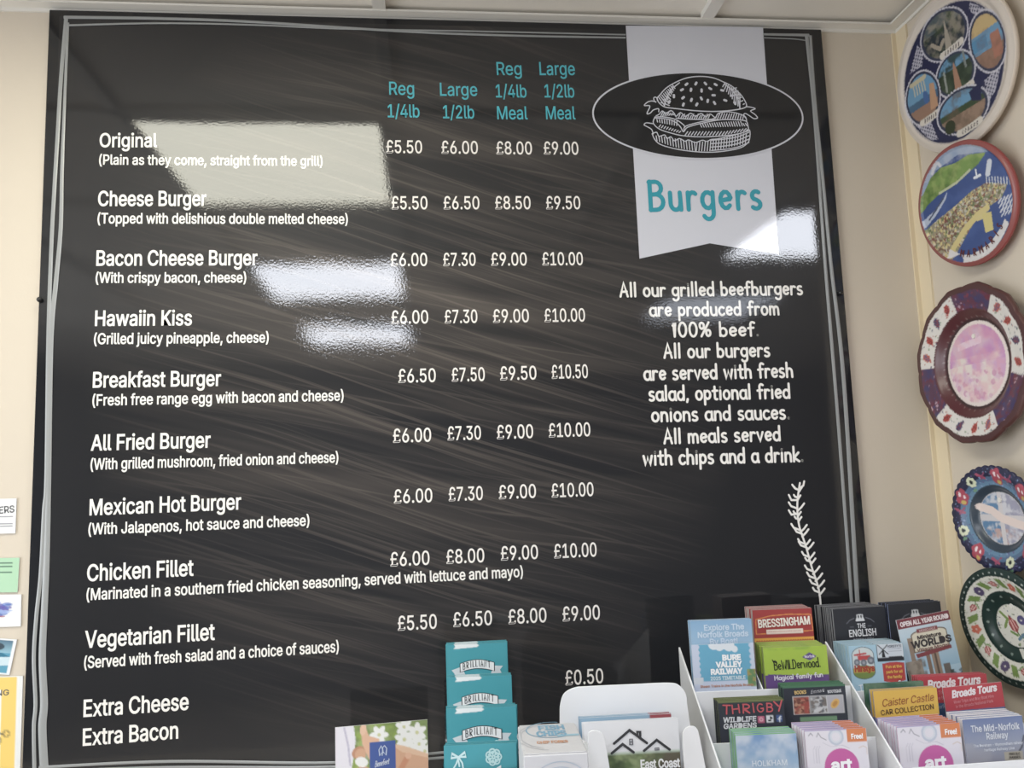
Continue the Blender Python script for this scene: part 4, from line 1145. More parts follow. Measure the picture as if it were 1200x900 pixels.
for k, (x, y, rx, ry, rot, kind) in enumerate(views):
    for q in range(46):
        t = 2 * math.pi * q / 46
        u, v = rx * math.cos(t), ry * math.sin(t)
        rr = math.radians(rot)
        pe(cv, x + u * math.cos(rr) - v * math.sin(rr), y + u * math.sin(rr) + v * math.cos(rr), .026, .026, rgb(190, 188, 200))
    pe(cv, x, y, rx, ry, rgb(46, 54, 84), rot)
    m = mask_ell(cv, x, y, rx * .9, ry * .9, rot)
    pe(cv, x, y, rx * .9, ry * .9, RSKY if k else rgb(40, 52, 60), rot)
    yy = (1 - cv.y / (S / 2)) - y
    xx = (cv.x / (S / 2) - 1) - x
    if kind == 'castle':
        cv.put(m & (yy > .10), rgb(76, 90, 96))
        cv.clouds(m, rgb(58, 74, 46), 14, .9, 3).clouds(m, rgb(168, 156, 136), 11, .55, 8)
        pp(cv, [(-.02, .28), (.10, .28), (.07, .56), (.05, .68), (.03, .56)], rgb(160, 150, 134))
        pl(cv, [(-.22, .48), (-.1, .36), (-.02, .44)], .05, rgb(160, 148, 130))
    elif kind == 'bay':
        cv.put(m & (yy > .14), rgb(196, 166, 104))
        cv.put(m & (yy < -.1), RLAND)
        cv.put(m & (np.abs(xx - .12) < .07) & (yy < .06) & (yy > -.25), rgb(172, 108, 84))
        cv.put(m & (yy < .1) & (yy > -.05) & (xx < 0), rgb(56, 134, 178))
        cv.clouds(m, rgb(120, 86, 70), 12, .5, 5)
    elif kind == 'tower':
        cv.put(m & (yy < .08), rgb(66, 82, 60))
        cv.clouds(m, rgb(44, 58, 44), 9, .9, 6)
        pp(cv, [(0, -.28), (.12, -.28), (.09, .0), (.06, .1), (.03, .0)], rgb(168, 120, 92))
        pl(cv, [(-.13, -.2), (-.12, .04)], .035, rgb(140, 146, 140))
        pl(cv, [(.24, -.05), (.24, .14)], .035, rgb(120, 128, 126))
    elif kind == 'temple':
        cv.put(m & (yy < .0), rgb(56, 98, 132))
        cv.put(m & (yy < -.1), RLAND)
        for q in range(5):
            pl(cv, [(-.68 + q * .05, .0), (-.68 + q * .05, .14)], .02, rgb(190, 180, 150))
        pl(cv, [(-.72, .17), (-.45, .17)], .06, rgb(186, 176, 142))
        pp(cv, [(-.46, -.3), (-.32, -.3), (-.32, .02), (-.4, .04)], rgb(186, 138, 100))
        pe(cv, -.5, -.1, .05, .09, rgb(48, 96, 156))
    else:
        cv.put(m & (yy < .06), rgb(58, 78, 50))
        cv.put(m & (yy < -.02), rgb(150, 120, 98))
        cv.clouds(m, rgb(104, 84, 66), 10, .7, 9)
        pe(cv, -.2, -.66, .09, .09, rgb(48, 58, 34))
        pp(cv, [(.2, -.38), (.42, -.34), (.36, -.56), (.22, -.5)], NV)
    # name scroll along the lower edge of each view
    sx, sy, sw = {'castle': (.08, .26, .34), 'bay': (.62, -.3, .0), 'tower': (.12, -.31, .3), 'temple': (-.5, -.39, .3), 'cape': (.1, -.8, .36)}[kind]
    if sw:
        pl(cv, [(x_, sy + .3 * (x_ - sx) ** 2 + .05 * (x_ - sx)) for x_ in np.linspace(sx - sw / 2, sx + sw / 2, 7)], .09, rgb(206, 198, 186))
        for q in range(6):
            x_ = sx - sw * .34 + q * sw * .136
            pl(cv, [(x_, sy - .018), (x_ + .012, sy + .022)], .016, rgb(70, 60, 66))
plate('souvenir_plate', 'large cream-rimmed navy plate painted with five views, topmost on the side wall', .085, -.115, -.189, 2.2672, .1332,
      [(0, .03), (.86, .03), (.93, .055), (1, .04)], cv, (206, 194, 180), nr=104, nt=330)

# --- plate 2: harbour plate with a red rim
cv = Canvas(S, S, rgb(44, 74, 138))
cv.clouds(np.ones(cv.x.shape, bool), rgb(60, 92, 160), 30, .5, 2)
pp(cv, [(-1, .2), (-.9, .3), (-.5, .72), (.1, .8), (.66, .62), (.5, 1), (-1, 1)], rgb(132, 152, 184))
cv.clouds((1 - cv.y / (S / 2) > .62) & (cv.x / (S / 2) - 1 < .6), rgb(176, 184, 200), 18, .5, 4)
hill = [(-1, .12), (-.75, .25), (-.45, .34), (-.1, .38), (.2, .45), (.42, .5), (.62, .62), (.3, .72), (.0, .7), (-.3, .74), (-.56, .66), (-.8, .45), (-1, .3)]
pp(cv, hill, rgb(118, 152, 66))
hm = np.zeros(cv.x.shape, bool)
c2 = Canvas(S, S, (0, 0, 0))
c2.poly([P2(S, *q) for q in hill], (1, 1, 1))
hm = c2.a[..., 0] > .5
cv.clouds(hm, rgb(84, 118, 48), 16, .9, 11).clouds(hm, rgb(160, 176, 92), 10, .5, 12)
pl(cv, [(-.45, .35), (-.05, .39), (.25, .48)], .04, rgb(182, 188, 150))
pp(cv, [(-.94, .02), (-.5, .16), (-.28, .32), (-.34, .22), (-.6, .04), (-.94, -.12)], rgb(168, 180, 202))
pl(cv, [(-.8, .0), (-.4, .24)], .03, rgb(70, 80, 110))
town = [(-1, -.16), (-.6, -.05), (-.2, .04), (.2, .16), (.5, .18), (.86, .02), (.7, -.14), (.3, -.22), (.1, -.34), (-.1, -.48), (-.4, -.72), (-.62, -.86), (-.9, -.6)]
pp(cv, town, rgb(148, 138, 112))
c2 = Canvas(S, S, (0, 0, 0))
c2.poly([P2(S, *q) for q in town], (1, 1, 1))
tm = c2.a[..., 0] > .5
cv.speckle(tm, [rgb(132, 62, 54), rgb(204, 184, 110), rgb(98, 124, 66), rgb(190, 184, 172), rgb(118, 74, 64), rgb(214, 196, 128)], 1100, 1.9, 3)
pl(cv, [(-.66, -.84), (-.42, -.6), (-.1, -.38), (.2, -.24), (.4, -.2)], .1, rgb(206, 188, 116))
pl(cv, [(.18, -.3), (.36, -.3)], .08, rgb(206, 190, 120))
pp(cv, [(.28, -.26), (.46, -.28), (.42, -.56), (.26, -.56)], rgb(206, 190, 110))
for k in range(16):
    x, y = .62 + .26 * (k % 4) / 4, -.2 - .07 * (k // 4)
    pl(cv, [(x, y), (x + .07, y + .05)], .025, rgb(196, 200, 212))
for k in range(9):
    pl(cv, [(.5 + .05 * k, .16 - .02 * k), (.52 + .05 * k, .26 - .02 * k)], .018, rgb(196, 200, 206))
pl(cv, [(.56, .3), (.64, .46)], .09, rgb(198, 204, 216))
pl(cv, [(.35, .32), (.36, .44)], .03, rgb(214, 218, 226))
pl(cv, [(.3, .33), (.42, .33)], .04, rgb(214, 218, 226))
pl(cv, [(-.5, .72), (-.36, .86), (-.3, .78)], .06, rgb(196, 196, 206))
pp(cv, [(-.52, -.6), (-.3, -.76), (-.26, -.96), (.0, -1), (.4, -.86), (.72, -.56), (.66, -.46), (.58, -.56), (.3, -.74), (-.1, -.82), (-.36, -.74), (-.6, -.76)], rgb(208, 204, 206))
pe(cv, 0, 0, 1.02, 1.02, rgb(150, 70, 68), hole=.915)
p2 = plate('souvenir_plate', 'round red-rimmed plate painted with a blue harbour, town and green hill', .116, -.1549, -.1852, 2.0337, .1036,
           [(0, .02), (.9, .02), (.94, .05), (1, .03)], cv, (140, 66, 64), nr=100, nt=320)
# banner lettering follows the plate's lower edge
for ch, t in zip("MARMARIS", np.linspace(-112, -42, 8)):
    r_ = .79 * .1036
    tt = math.radians(t)
    s_ = .0105
    st = [[((u - PEN[ch][0] / 2) * s_, w_ * s_ * 1.1) for u, w_ in q] for q in PEN[ch][1]]
    me = strokes_mesh('banner_letter', st, .0019)
    mm = Matrix.Translation((r_ * math.cos(tt), r_ * math.sin(tt) - .006, .0032)) @ Matrix.Rotation(tt + math.pi / 2 - .12, 4, 'Z') @ Matrix.Rotation(-math.pi / 2, 4, 'X')
    link('banner_letter', me, p2, [mat('banner_ink', rgb(96, 48, 46), .5)], mm)


def tulip(cv, x, y, s, rot, c, c2, leaf=True):
    t = math.radians(rot)

    def R_(u, v):
        return (x + s * (u * math.cos(t) - v * math.sin(t)), y + s * (u * math.sin(t) + v * math.cos(t)))
    if leaf:
        pl(cv, [R_(0, -.9), R_(.1, -1.5), R_(.5, -1.7)], s * .18, rgb(86, 128, 56))
        pl(cv, [R_(-.2, -1.2), R_(-.8, -.6)], s * .28, rgb(104, 144, 62))
    pp(cv, [R_(-.55, -.5), R_(-.6, .2), R_(-.25, .65), R_(0, 1.15), R_(.25, .65), R_(.6, .2), R_(.55, -.5), R_(0, -.95)], c)
    pl(cv, [R_(-.2, -.6), R_(-.12, .5)], s * .2, c2)
    pl(cv, [R_(.25, -.5), R_(.18, .5)], s * .16, c2)


# --- plate 3: maroon plate
cv = Canvas(S, S, rgb(86, 50, 52))
r = np.hypot(cv.x / (S / 2) - 1, cv.y / (S / 2) - 1)
th = np.degrees(np.arctan2(1 - cv.y / (S / 2), cv.x / (S / 2) - 1))
band = (r < .925) & (r > .70)
cv.put(band, rgb(92, 58, 84))
cv.clouds(band, rgb(120, 40, 60), 9, .8, 3).clouds(band, rgb(58, 60, 110), 8, .8, 4)
cv.speckle(band, [rgb(196, 160, 180), rgb(60, 70, 130), rgb(140, 50, 70)], 170, 1.3, 8)
for a0 in (140, 260, 20):
    dd = np.abs((th - a0 + 180) % 360 - 180)
    w_ = band & (dd < 37)
    cv.put(w_, rgb(214, 210, 206))
    cv.speckle(w_, [rgb(60, 70, 110), rgb(96, 132, 80), rgb(180, 80, 60)], 36, 1.1, a0)
    for k, (da, c, c2_) in enumerate(((-27, rgb(186, 62, 58), rgb(120, 40, 40)), (-9, rgb(58, 62, 110), rgb(150, 60, 60)), (10, rgb(190, 66, 58), rgb(130, 40, 40)), (27, rgb(196, 84, 58), rgb(70, 90, 140)))):
        t = math.radians(a0 + da)
        tulip(cv, .82 * math.cos(t), .82 * math.sin(t), .082, a0 + da + 60, c, c2_, False)
cv.put((r < .70) & (r > .52), rgb(92, 38, 46))
cv.put((r < .585) & (r > .52), rgb(66, 40, 44))
for k in range(40):
    t = 2 * math.pi * k / 40
    pe(cv, .6 * math.cos(t), .6 * math.sin(t), .012, .012, rgb(120, 96, 96))
cv.put(r < .545, rgb(226, 212, 208))
m = r < .5
cv.clouds(m & (cv.y / (S / 2) - 1 < .0), rgb(196, 116, 190), 26, .95, 5).clouds(m, rgb(206, 140, 200), 18, .8, 12)
cv.put(m & (cv.y / (S / 2) - 1 < -.1), rgb(200, 130, 190), .55)
cv.put(m & (np.abs(cv.y / (S / 2) - 1 + .28 + .1 * (cv.x / (S / 2) - 1)) < .045) & (np.abs(cv.x / (S / 2) - 1 + .1) < .22), rgb(226, 196, 216))
cv.speckle(m & (cv.y / (S / 2) - 1 > .1), [rgb(214, 170, 190), rgb(230, 208, 214), rgb(206, 140, 180)], 60, 3, 2)
cv.clouds(m, rgb(226, 150, 170), 9, .4, 20)


def lobes3(t):
    k = (t * 12 / (2 * math.pi)) % 1.0
    return .028 * (abs(math.sin(math.pi * k)) ** .6 - .6) + .012 * math.exp(-((k - .5) * 9) ** 2)


plate('souvenir_plate', 'scalloped maroon plate with a pink and white centre, middle of the side wall', .0343, .0161, -.1579, 1.7675, .1317,
      [(0, -.07), (.5, -.075), (.56, -.08), (.72, .02), (.93, .05), (1, .045)], cv, (84, 52, 50), lobe=lobes3, nr=96, nt=300)

# --- plate 4: blue floral plate with the cross picture
cv = Canvas(S, S, rgb(40, 42, 74))
r = np.hypot(cv.x / (S / 2) - 1, cv.y / (S / 2) - 1)
cv.put(r < .8, rgb(72, 108, 146))
cv.put(r < .72, rgb(86, 130, 164))
cv.speckle((r > .64) & (r < .97), [rgb(120, 150, 196), rgb(60, 80, 130), rgb(96, 84, 140)], 240, 1.6, 5)
RED = rgb(176, 52, 80)
for k, (a0, kind) in enumerate(((150, 'r'), (172, 's'), (198, 'w'), (232, 'r'), (262, 's'), (285, 'w'), (318, 'r'), (345, 's'), (8, 'w'), (38, 'r'), (62, 's'), (78, 'r'), (104, 's'), (122, 'w'))):
    t = math.radians(a0)
    x, y = .82 * math.cos(t), .82 * math.sin(t)
    if kind == 'r':
        for q in range(5):
            pe(cv, x + .06 * math.cos(q * 1.25), y + .09 * math.sin(q * 1.25), .07, .08, RED)
        pe(cv, x - .03, y + .05, .025, .05, rgb(226, 206, 214))
        pe(cv, x + .05, y - .0, .02, .04, rgb(226, 206, 214))
        pe(cv, x + .01, y - .11, .045, .04, rgb(200, 172, 70))
    elif kind == 'w':
        for q in range(7):
            pe(cv, x + .07 * math.cos(q * .9), y + .07 * math.sin(q * .9), .035, .035, rgb(206, 212, 178))
        pe(cv, x, y, .035, .035, rgb(40, 46, 50))
        pe(cv, x + .02, y - .16, .05, .03, rgb(104, 150, 120), 30)
    else:
        pl(cv, [(x - .08, y + .06), (x + .08, y - .02)], .05, rgb(170, 62, 100))
        pl(cv, [(x, y - .04), (x + .1, y + .08)], .03, rgb(150, 60, 100))
cv.put((r < .64), rgb(52, 68, 84))
cv.put((r < .50), rgb(202, 196, 200))
m = r < .49
xx, yy = cv.x / (S / 2) - 1, 1 - cv.y / (S / 2)
for sx in (-1, 1):
    for sy in (-1, 1):
        q = m & (xx * sx > .05) & (yy * sy > .06)
        cv.put(q, rgb(76, 128, 172) if sx < 0 else rgb(150, 150, 176))
        cv.clouds(q, rgb(206, 206, 214), 9, .8, 3 + sx + 2 * sy)
        cv.clouds(q & (yy < -.2), rgb(196, 156, 146), 10, .9, 6 + sx)
pl(cv, [(-.45, .2), (-.2, .14), (.0, .0), (.5, -.14)], .16, rgb(222, 202, 196))
plate('souvenir_plate', 'wavy-edged blue floral plate with red flowers and a small cross picture', .1633, -.0416, -.1787, 1.5112, .0849,
      [(0, -.13), (.5, -.13), (.64, -.02), (.9, .06), (1, .05)], cv, (44, 46, 74), scallop=(40, .03), nr=80, nt=280)

# --- plate 5: green plate with tulips
GREEN = rgb(34, 56, 52)
cv = Canvas(S, S, GREEN)
r = np.hypot(cv.x / (S / 2) - 1, cv.y / (S / 2) - 1)
for k in range(44):
    t = 2 * math.pi * k / 44
    pe(cv, .93 * math.cos(t), .93 * math.sin(t), .016, .016, rgb(168, 176, 170))
CRM = rgb(212, 210, 200)
ring = (r < .87) & (r > .6)
cv.put(ring, CRM)
cv.speckle(ring, [rgb(110, 140, 70), rgb(70, 80, 70), rgb(140, 160, 96), rgb(190, 190, 180)], 150, 1.3, 3)
for k in range(12):
    t = math.radians(k * 30 + 12)
    x, y = .735 * math.cos(t), .735 * math.sin(t)
    kind = k % 4
    for q in range(3):
        t2 = t + math.radians(9 + 3 * q)
        pl(cv, [(.68 * math.cos(t2), .68 * math.sin(t2)), (.82 * math.cos(t2 + .12), .82 * math.sin(t2 + .12))], .035, rgb(116, 146, 66))
    if kind in (1, 3):
        tulip(cv, x, y, .085, k * 30 + 12 - 20, rgb(166, 62, 64), rgb(220, 176, 170))
    elif kind == 0:
        for q in range(5):
            pe(cv, x + .05 * math.cos(q * 1.257), y + .05 * math.sin(q * 1.257), .035, .05, rgb(84, 70, 110), q * 72)
    else:
        for q in range(5):
            pe(cv, x + .045 * math.cos(q * 1.257), y + .045 * math.sin(q * 1.257), .035, .035, rgb(206, 92, 62))
for k in range(14):
    t = 2 * math.pi * k / 14
    pe(cv, .5 * math.cos(t), .5 * math.sin(t), .022, .022, rgb(122, 138, 130))
cv.put(r < .36, CRM)
cv.speckle(r < .35, [rgb(110, 140, 70), rgb(80, 110, 140), rgb(60, 60, 66), rgb(186, 182, 170)], 40, 1.6, 9)
tulip(cv, -.02, .02, .15, 25, rgb(160, 56, 60), rgb(216, 160, 156))
for q in range(5):
    pe(cv, .16 + .05 * math.cos(q * 1.257), .12 + .05 * math.sin(q * 1.257), .03, .05, rgb(84, 76, 130), q * 72)
pl(cv, [(-.25, .2), (-.12, .1), (-.2, -.05)], .05, rgb(124, 152, 70))
pl(cv, [(.05, -.22), (.16, -.12)], .05, rgb(86, 126, 150))
p5 = plate('souvenir_plate', 'dark green plate with red tulips on cream bands, low on the side wall', .142, -.108, -.1799, 1.3417, .0927,
           [(0, -.13), (.36, -.13), (.58, -.05), (.9, .06), (1, .05)], cv, (32, 50, 48), nr=84, nt=280)
link('name_lettering', lettering_mesh('name_lettering', 'Di', .016, .0145, .03), p5, [mat('plate_cream_ink', CRM, .4)],
     Matrix.Translation((.16 * .0927, -.5 * .0927, -.0015)) @ Matrix.Rotation(math.radians(14), 4, 'Z') @ Matrix.Rotation(math.radians(-90), 4, 'X'))

# --- sliver of one more pale plate at the lower right
cv = Canvas(90, 90, rgb(196, 192, 188))
r = np.hypot(cv.x / 45 - 1, cv.y / 45 - 1)
cv.speckle(r > .55, [rgb(150, 146, 146), rgb(120, 120, 124), rgb(206, 200, 196), rgb(168, 150, 146)], 260, 2.2, 4)
cv.put(r > .96, rgb(120, 118, 116))
q = on_back(1187, 826, -.345)
plate('souvenir_plate', 'pale grey patterned plate cut by the right edge, below the green tulip plate', .12, -.06, -.36, q.z - .02, .068,
      [(0, -.08), (.5, -.08), (.62, 0), (.9, .05), (1, .05)], cv, (150, 146, 142), nr=30, nt=90)


# ================================================================== papers pinned left of the board
def wall_paper(name, label, cat, px_quad, thick, cv_fn, mats=None, res=(60, 60)):
    """quad pixel corners TL, TR, BR, BL on the back wall"""
    Y = YB - .001
    P = [on_back(*q, Y - thick) for q in px_quad]
    tl, tr, br, bl = P
    o = tl.lerp(br, .5)
    root = MB()
    root.prism([q - o for q in (bl, br, tr, tl)], (0, thick, 0))
    body = root.build(name, CARD_WHITE, None, Matrix.Translation(o))
    tag(body, label, cat)
    cvs = Canvas(res[0], res[1], rgb(228, 228, 228))
    cv_fn(cvs)
    a = cvs.done()
    h, w = a.shape[:2]
    vs = []
    for j in range(h):
        for i in range(w):
            s, t = i / (w - 1), j / (h - 1)
            p = tl.lerp(tr, s).lerp(bl.lerp(br, s), t) - o
            vs.append((p.x, p.y - .0004, p.z))
    me = bpy.data.meshes.new('printed_face')
    me.from_pydata(vs, [], [(j * w + i, (j + 1) * w + i, (j + 1) * w + i + 1, j * w + i + 1) for j in range(h - 1) for i in range(w - 1)])
    set_cols(me, a.reshape(-1, 3))
    link('printed_face', me, body, [PRINT])
    return body, o


def wall_text(body, o, text, x0, y0, x1, y1, cap, ink, bold=.03, name='lettering'):
    a, b = on_back(x0, y0, YB - .0026), on_back(x1, y1, YB - .0026)
    me = lettering_mesh(name, text, (b - a).length, (on_back(x0, y0 - cap, YB - .0026) - a).length, bold)
    th = math.atan2(b.z - a.z, b.x - a.x)
    link(name, me, body, [ink], Matrix.Translation(a - o) @ Matrix.Rotation(-th, 4, 'Y'))


GREY_INK = mat('ink_grey', rgb(80, 80, 84), .5)


def f_white(c):
    for k, y in enumerate((30, 42, 46)):
        c.rect(30, y, 57, y + 2, rgb(150, 150, 156))


b_, o_ = wall_paper('business_card', 'white card with dark capitals pinned left of the board, highest of the papers', 'card', ((-60, 586), (19.5, 584), (18, 625), (-61, 627)), .0012, f_white)
wall_text(b_, o_, 'ERS', -1, 602, 17, 600.2, 8, GREY_INK)


def f_green(c):
    c.rect(0, 0, 60, 60, rgb(172, 208, 176))
    for k, y in enumerate((8, 14, 24)):
        c.rect(20 if k < 2 else 38, y, 54, y + 2.4, rgb(92, 124, 104))


wall_paper('loyalty_card', 'pale green card pinned left of the board under the white card', 'card', ((-60, 655), (23, 653.5), (20.5, 694), (-62, 695)), .0012, f_green)


def f_splash(c):
    rs_ = random.Random(3)
    for k in range(60):
        a, d = rs_.uniform(0, 6.28), rs_.uniform(0, 13)
        c.ell(40 + d * math.cos(a), 26 + d * math.sin(a), rs_.uniform(1, 4.5), rs_.uniform(1, 4), rs_.choice([rgb(70, 104, 176), rgb(110, 140, 200), rgb(96, 84, 160), rgb(150, 170, 214)]), al=.8)
    c.line([(28, 42), (46, 40)], 2.5, rgb(150, 60, 90), .8)


wall_paper('postcard', 'white card with a blue ink splash pinned left of the board', 'card', ((-64, 698), (25, 696.5), (24.5, 734), (-64, 737)), .0012, f_splash)


def f_post(c):
    c.rect(3, 3, 57, 57, rgb(86, 150, 176))
    c.grad(rgb(80, 110, 130), rgb(140, 180, 196), 3, 24)
    c.rect(0, 0, 60, 3, rgb(226, 228, 230)).rect(57, 0, 60, 60, rgb(226, 228, 230)).rect(0, 57, 60, 60, rgb(226, 228, 230))
    c.ell(46, 14, 5, 6, rgb(48, 66, 78))
    c.poly([(3, 40), (57, 30), (57, 44), (3, 57)], rgb(196, 214, 222))
    c.poly([(3, 30), (50, 24), (57, 30), (3, 36)], rgb(44, 110, 136))


wall_paper('postcard', 'tilted postcard with a blue seaside photo pinned left of the board', 'postcard', ((-68, 743), (20, 749.5), (11, 791), (-77, 783)), .0012, f_post)


def f_yellow(c):
    c.rect(0, 0, 60, 90, rgb(228, 228, 226))
    c.rect(0, 1.2, 56, 90, rgb(232, 200, 112))
    c.rect(0, 9, 47, 90, rgb(230, 230, 234))
    c.line([(40, 24), (44, 35), (49, 37)], 1.0, rgb(90, 84, 70))
    c.ell(45, 40.5, 2.6, 2.6, rgb(110, 96, 64), hole=.6)
    c.ell(50.5, 36.5, 2.2, 2.2, rgb(110, 96, 64), hole=.6)
    c.ell(44.5, 75, 4.2, 4.2, rgb(96, 92, 90))
    c.ell(43, 67, 2.6, 3, rgb(186, 168, 120), hole=.7)
    c.rect(10, 18, 44, 19.6, rgb(110, 110, 112))


b_, o_ = wall_paper('poster', 'yellow bordered poster with scissors pinned left of the board, lowest of the papers', 'poster', ((-90, 795), (27, 792), (22, 960), (-94, 965)), .0012, f_yellow, res=(60, 90))
wall_text(b_, o_, 'NG', -4, 815.5, 10.5, 814.5, 6.5, GREY_INK)

# ================================================================== leaflets
LEAN = math.radians(2.0)
EDGE = {}


def frame_from(TL, TR, d, yaw, lean=LEAN, roll=False):
    n0 = Vector((math.sin(yaw), math.cos(yaw), 0))
    a = on_back(TL[0], TL[1], d - 1.4)
    b = on_plane(TR[0], TR[1], a, n0)
    if not roll:
        e = Vector((math.cos(yaw), -math.sin(yaw), 0))
        mz = (a.z + b.z) / 2
        a, b = Vector((a.x, a.y, mz)), Vector((b.x, b.y, mz))
        b = a + e * (b - a).dot(e)
    x = (b - a).normalized()
    z0 = x.cross(n0).normalized()
    y0 = z0.cross(x)
    z = z0 * math.cos(lean) + y0 * math.sin(lean)
    y = y0 * math.cos(lean) - z0 * math.sin(lean)
    return a, (b - a).length, x, y, z


def mat4(x, y, z, o):
    return Matrix(((x.x, y.x, z.x, o.x), (x.y, y.y, z.y, o.y), (x.z, y.z, z.z, o.z), (0, 0, 0, 1)))


class Deco:
    def __init__(self, root, w, H):
        self.root, self.w, self.H = root, w, H

    def at(self, u, v, y=-.0009, rot=0.0):
        return Matrix.Translation(((u - .5) * self.w, y, self.H - v * self.w)) @ Matrix.Rotation(-math.radians(rot), 4, 'Y')

    def text(self, name, s, u0, v, u1, cap, ink, bold=.03, slant=0.0, pen=None, rot=0.0, y=-.0009):
        w, c = (u1 - u0) * self.w, cap * self.w
        me = pen_mesh(name, s, w, c, weight=pen, slant=slant) if pen else lettering_mesh(name, s, w, c, bold, slant)
        return link(name, me, self.root, [ink], self.at(u0, v, y, rot))

    def shape(self, name, pts, ink, y=-.0006):
        w = self.w
        return MB().add([((u - .5) * w, y, self.H - v * w) for u, v in pts], [tuple(range(len(pts)))]).build(name, ink, self.root)

    def lines(self, name, strokes, wd, ink, y=-.0009):
        w = self.w
        return link(name, strokes_mesh(name, [[((u - .5) * w, self.H - v * w) for u, v in st] for st in strokes], wd * w, y), self.root, [ink])


def ink(r, g, b):
    return mat('ink_%d_%d_%d' % (r, g, b), tuple((c * .87 + sum(rgb(r, g, b)) / 3 * .13) * .86 + .014 for c in rgb(r, g, b)), .42)


def leaflet(label, TL, TR, d, shelf, body, cover=None, deco=None, yaw=0.0, t=.0012, n=0, pitch=.005, group=None, back_label=None,
            cat='leaflet', cover_h=1.15, edge=None, name='leaflet', roll_jit=.4, x_drift=0.0, roll=False):
    yaw = math.radians(yaw)
    a, w, x, y, z = frame_from(TL, TR, d, yaw, LEAN, roll)
    H = (a.z + x.z * w / 2 - shelf - .0012 - abs(x.z) * w / 2) / z.z
    o = a + x * (w / 2) - z * H
    e = edge or PAPER
    mb = MB().box(-w / 2, w / 2, 0, t, 0, H, 0)
    mb.m = [0, 0, 1, 0, 1, 0]
    root = mb.build(name, [e, body], None, mat4(x, y, z, o))
    root.matrix_world = mat4(x, y, z, o)
    tag(root, label, cat, group)
    cov = None
    if cover:
        cvs = Canvas(90, int(90 * cover_h), (.5, .5, .5))
        cover(cvs, 90.0)
        cov = link('cover', painted_rect_mesh('cover', cvs, -w / 2 + .0002, w / 2 - .0002, H, H - cover_h * w), root, [PRINT], Matrix.Translation((0, -.0003, 0)))
    if deco:
        deco(Deco(root, w, H))
    rs_ = random.Random(int(TL[0] * 7))
    yh = Vector((y.x, y.y, 0)).normalized()
    for k in range(1, n + 1):
        c = root.copy()
        COL.objects.link(c)
        ja = math.radians(rs_.uniform(-roll_jit, roll_jit))
        q = o + Vector((0, 0, abs(math.sin(ja)) * w / 2)) + yh * (pitch * k + rs_.uniform(-.0006, .0006)) + x * (rs_.uniform(-.0006, .0006) + x_drift * k)
        x2 = (x * math.cos(ja) + z * math.sin(ja))
        z2 = (z * math.cos(ja) - x * math.sin(ja))
        c.matrix_world = mat4(x2, y, z2, q)
        c['label'] = back_label
        if cov:
            cc = cov.copy()
            COL.objects.link(cc)
            cc.parent = c
            cc.matrix_local = Matrix.Translation((0, -.0003, 0))
    return root


YW1, YW2 = 5.0, 1.0
Z1A, Z1B, Z2R, Z3R = 1.172, 1.138, 1.098, 1.056


# ---- rack bodies
def rack(label, A, yaw, wdt, lips, partition, rows, left=True, right_drop=0.0):
    yw = math.radians(yaw)
    root = empty('leaflet_rack', Matrix.Translation((A[0], A[1], CT)) @ Matrix.Rotation(-yw, 4, 'Z'))
    tag(root, label, 'leaflet rack', 'white card leaflet racks')
    prof = [(-.004, 0), (.235, 0), (.235, 1.322 - CT), (-.004, 1.196 - CT)]

    def side(x0, nm, drop=0.0, t=.0028):
        pts = [(x0, q[0], q[1] - (drop if q[1] > 0 else 0)) for q in prof]
        MB().prism(pts, (t, 0, 0)).build(nm, CARD_WHITE, root, bevel=.0006)
    if left:
        side(-.0075, 'side_panel')
    side(wdt, 'side_panel', right_drop)
    if partition:
        pts = [(partition, q[0], q[1]) for q in ((rows[2][0] + .0004, Z1B - CT + .0003), (rows[3][0] - .001, Z1B - CT + .0003), (rows[3][0] - .001, 1.302 - CT), (rows[2][0] + .0004, 1.262 - CT))]
        MB().prism(pts, (.0016, 0, 0)).build('partition', CARD_WHITE, root)
    for k, (y0, z) in enumerate(rows):
        y1 = rows[k + 1][0] if k < 3 else .285
        MB().box(-.004 if left else .006, wdt - .0005, y0, y1 - .0005, 0, z - CT).build('step', CARD_WHITE, root)
    for k, (y0, z) in enumerate(rows[:3]):
        MB().box(-.0042 if left else .0062, wdt - .0006, y0 - .004, y0 - .002, 0 if k == 0 else rows[k - 1][1] - CT + .0005, lips[k] - CT).build('pocket_front', CARD_WHITE, root, bevel=.0005)
    return root


rack('left white card leaflet rack with tiered pockets, nearest the teal leaflet tower', (.3846, -.325), YW1, .232, (1.182, 1.222, 1.274), .1025, [(.012, Z3R), (.078, Z2R), (.150, Z1B), (.222, Z1A)])
rk2 = rack('right white card leaflet rack with tiered pockets, against the plate wall', (.6355, -.330), 1.0, .222, (1.1955, 1.222, 1.261), None, [(.012, Z3R), (.080, Z2R), (.150, Z1B), (.226, Z1A)], False, .09)
MB().add([(.1, -.0045 + .012, .02), (.205, -.0045 + .012, .02), (.205, .0075, .13), (.1, .0075, .13)], [(0, 1, 2, 3)]).build('pocket_print', ink(120, 156, 196), rk2)

GRN = (112, 160, 120)


# ---- left rack, back row
def cov_explore(c, S):
    c.rect(0, 0, S, 200, rgb(140, 182, 214)).grad(rgb(128, 172, 210), rgb(166, 200, 224), 0, .55 * S)


def dec_explore(D):
    k = ink(204, 222, 240)
    D.text('title_lettering', 'Explore The', .22, .15, .87, .085, k, .05)
    D.text('title_lettering', 'Norfolk Broads', .11, .26, .93, .085, k, .05)
    D.text('title_lettering', 'By Boat!', .30, .37, .75, .085, k, .05)


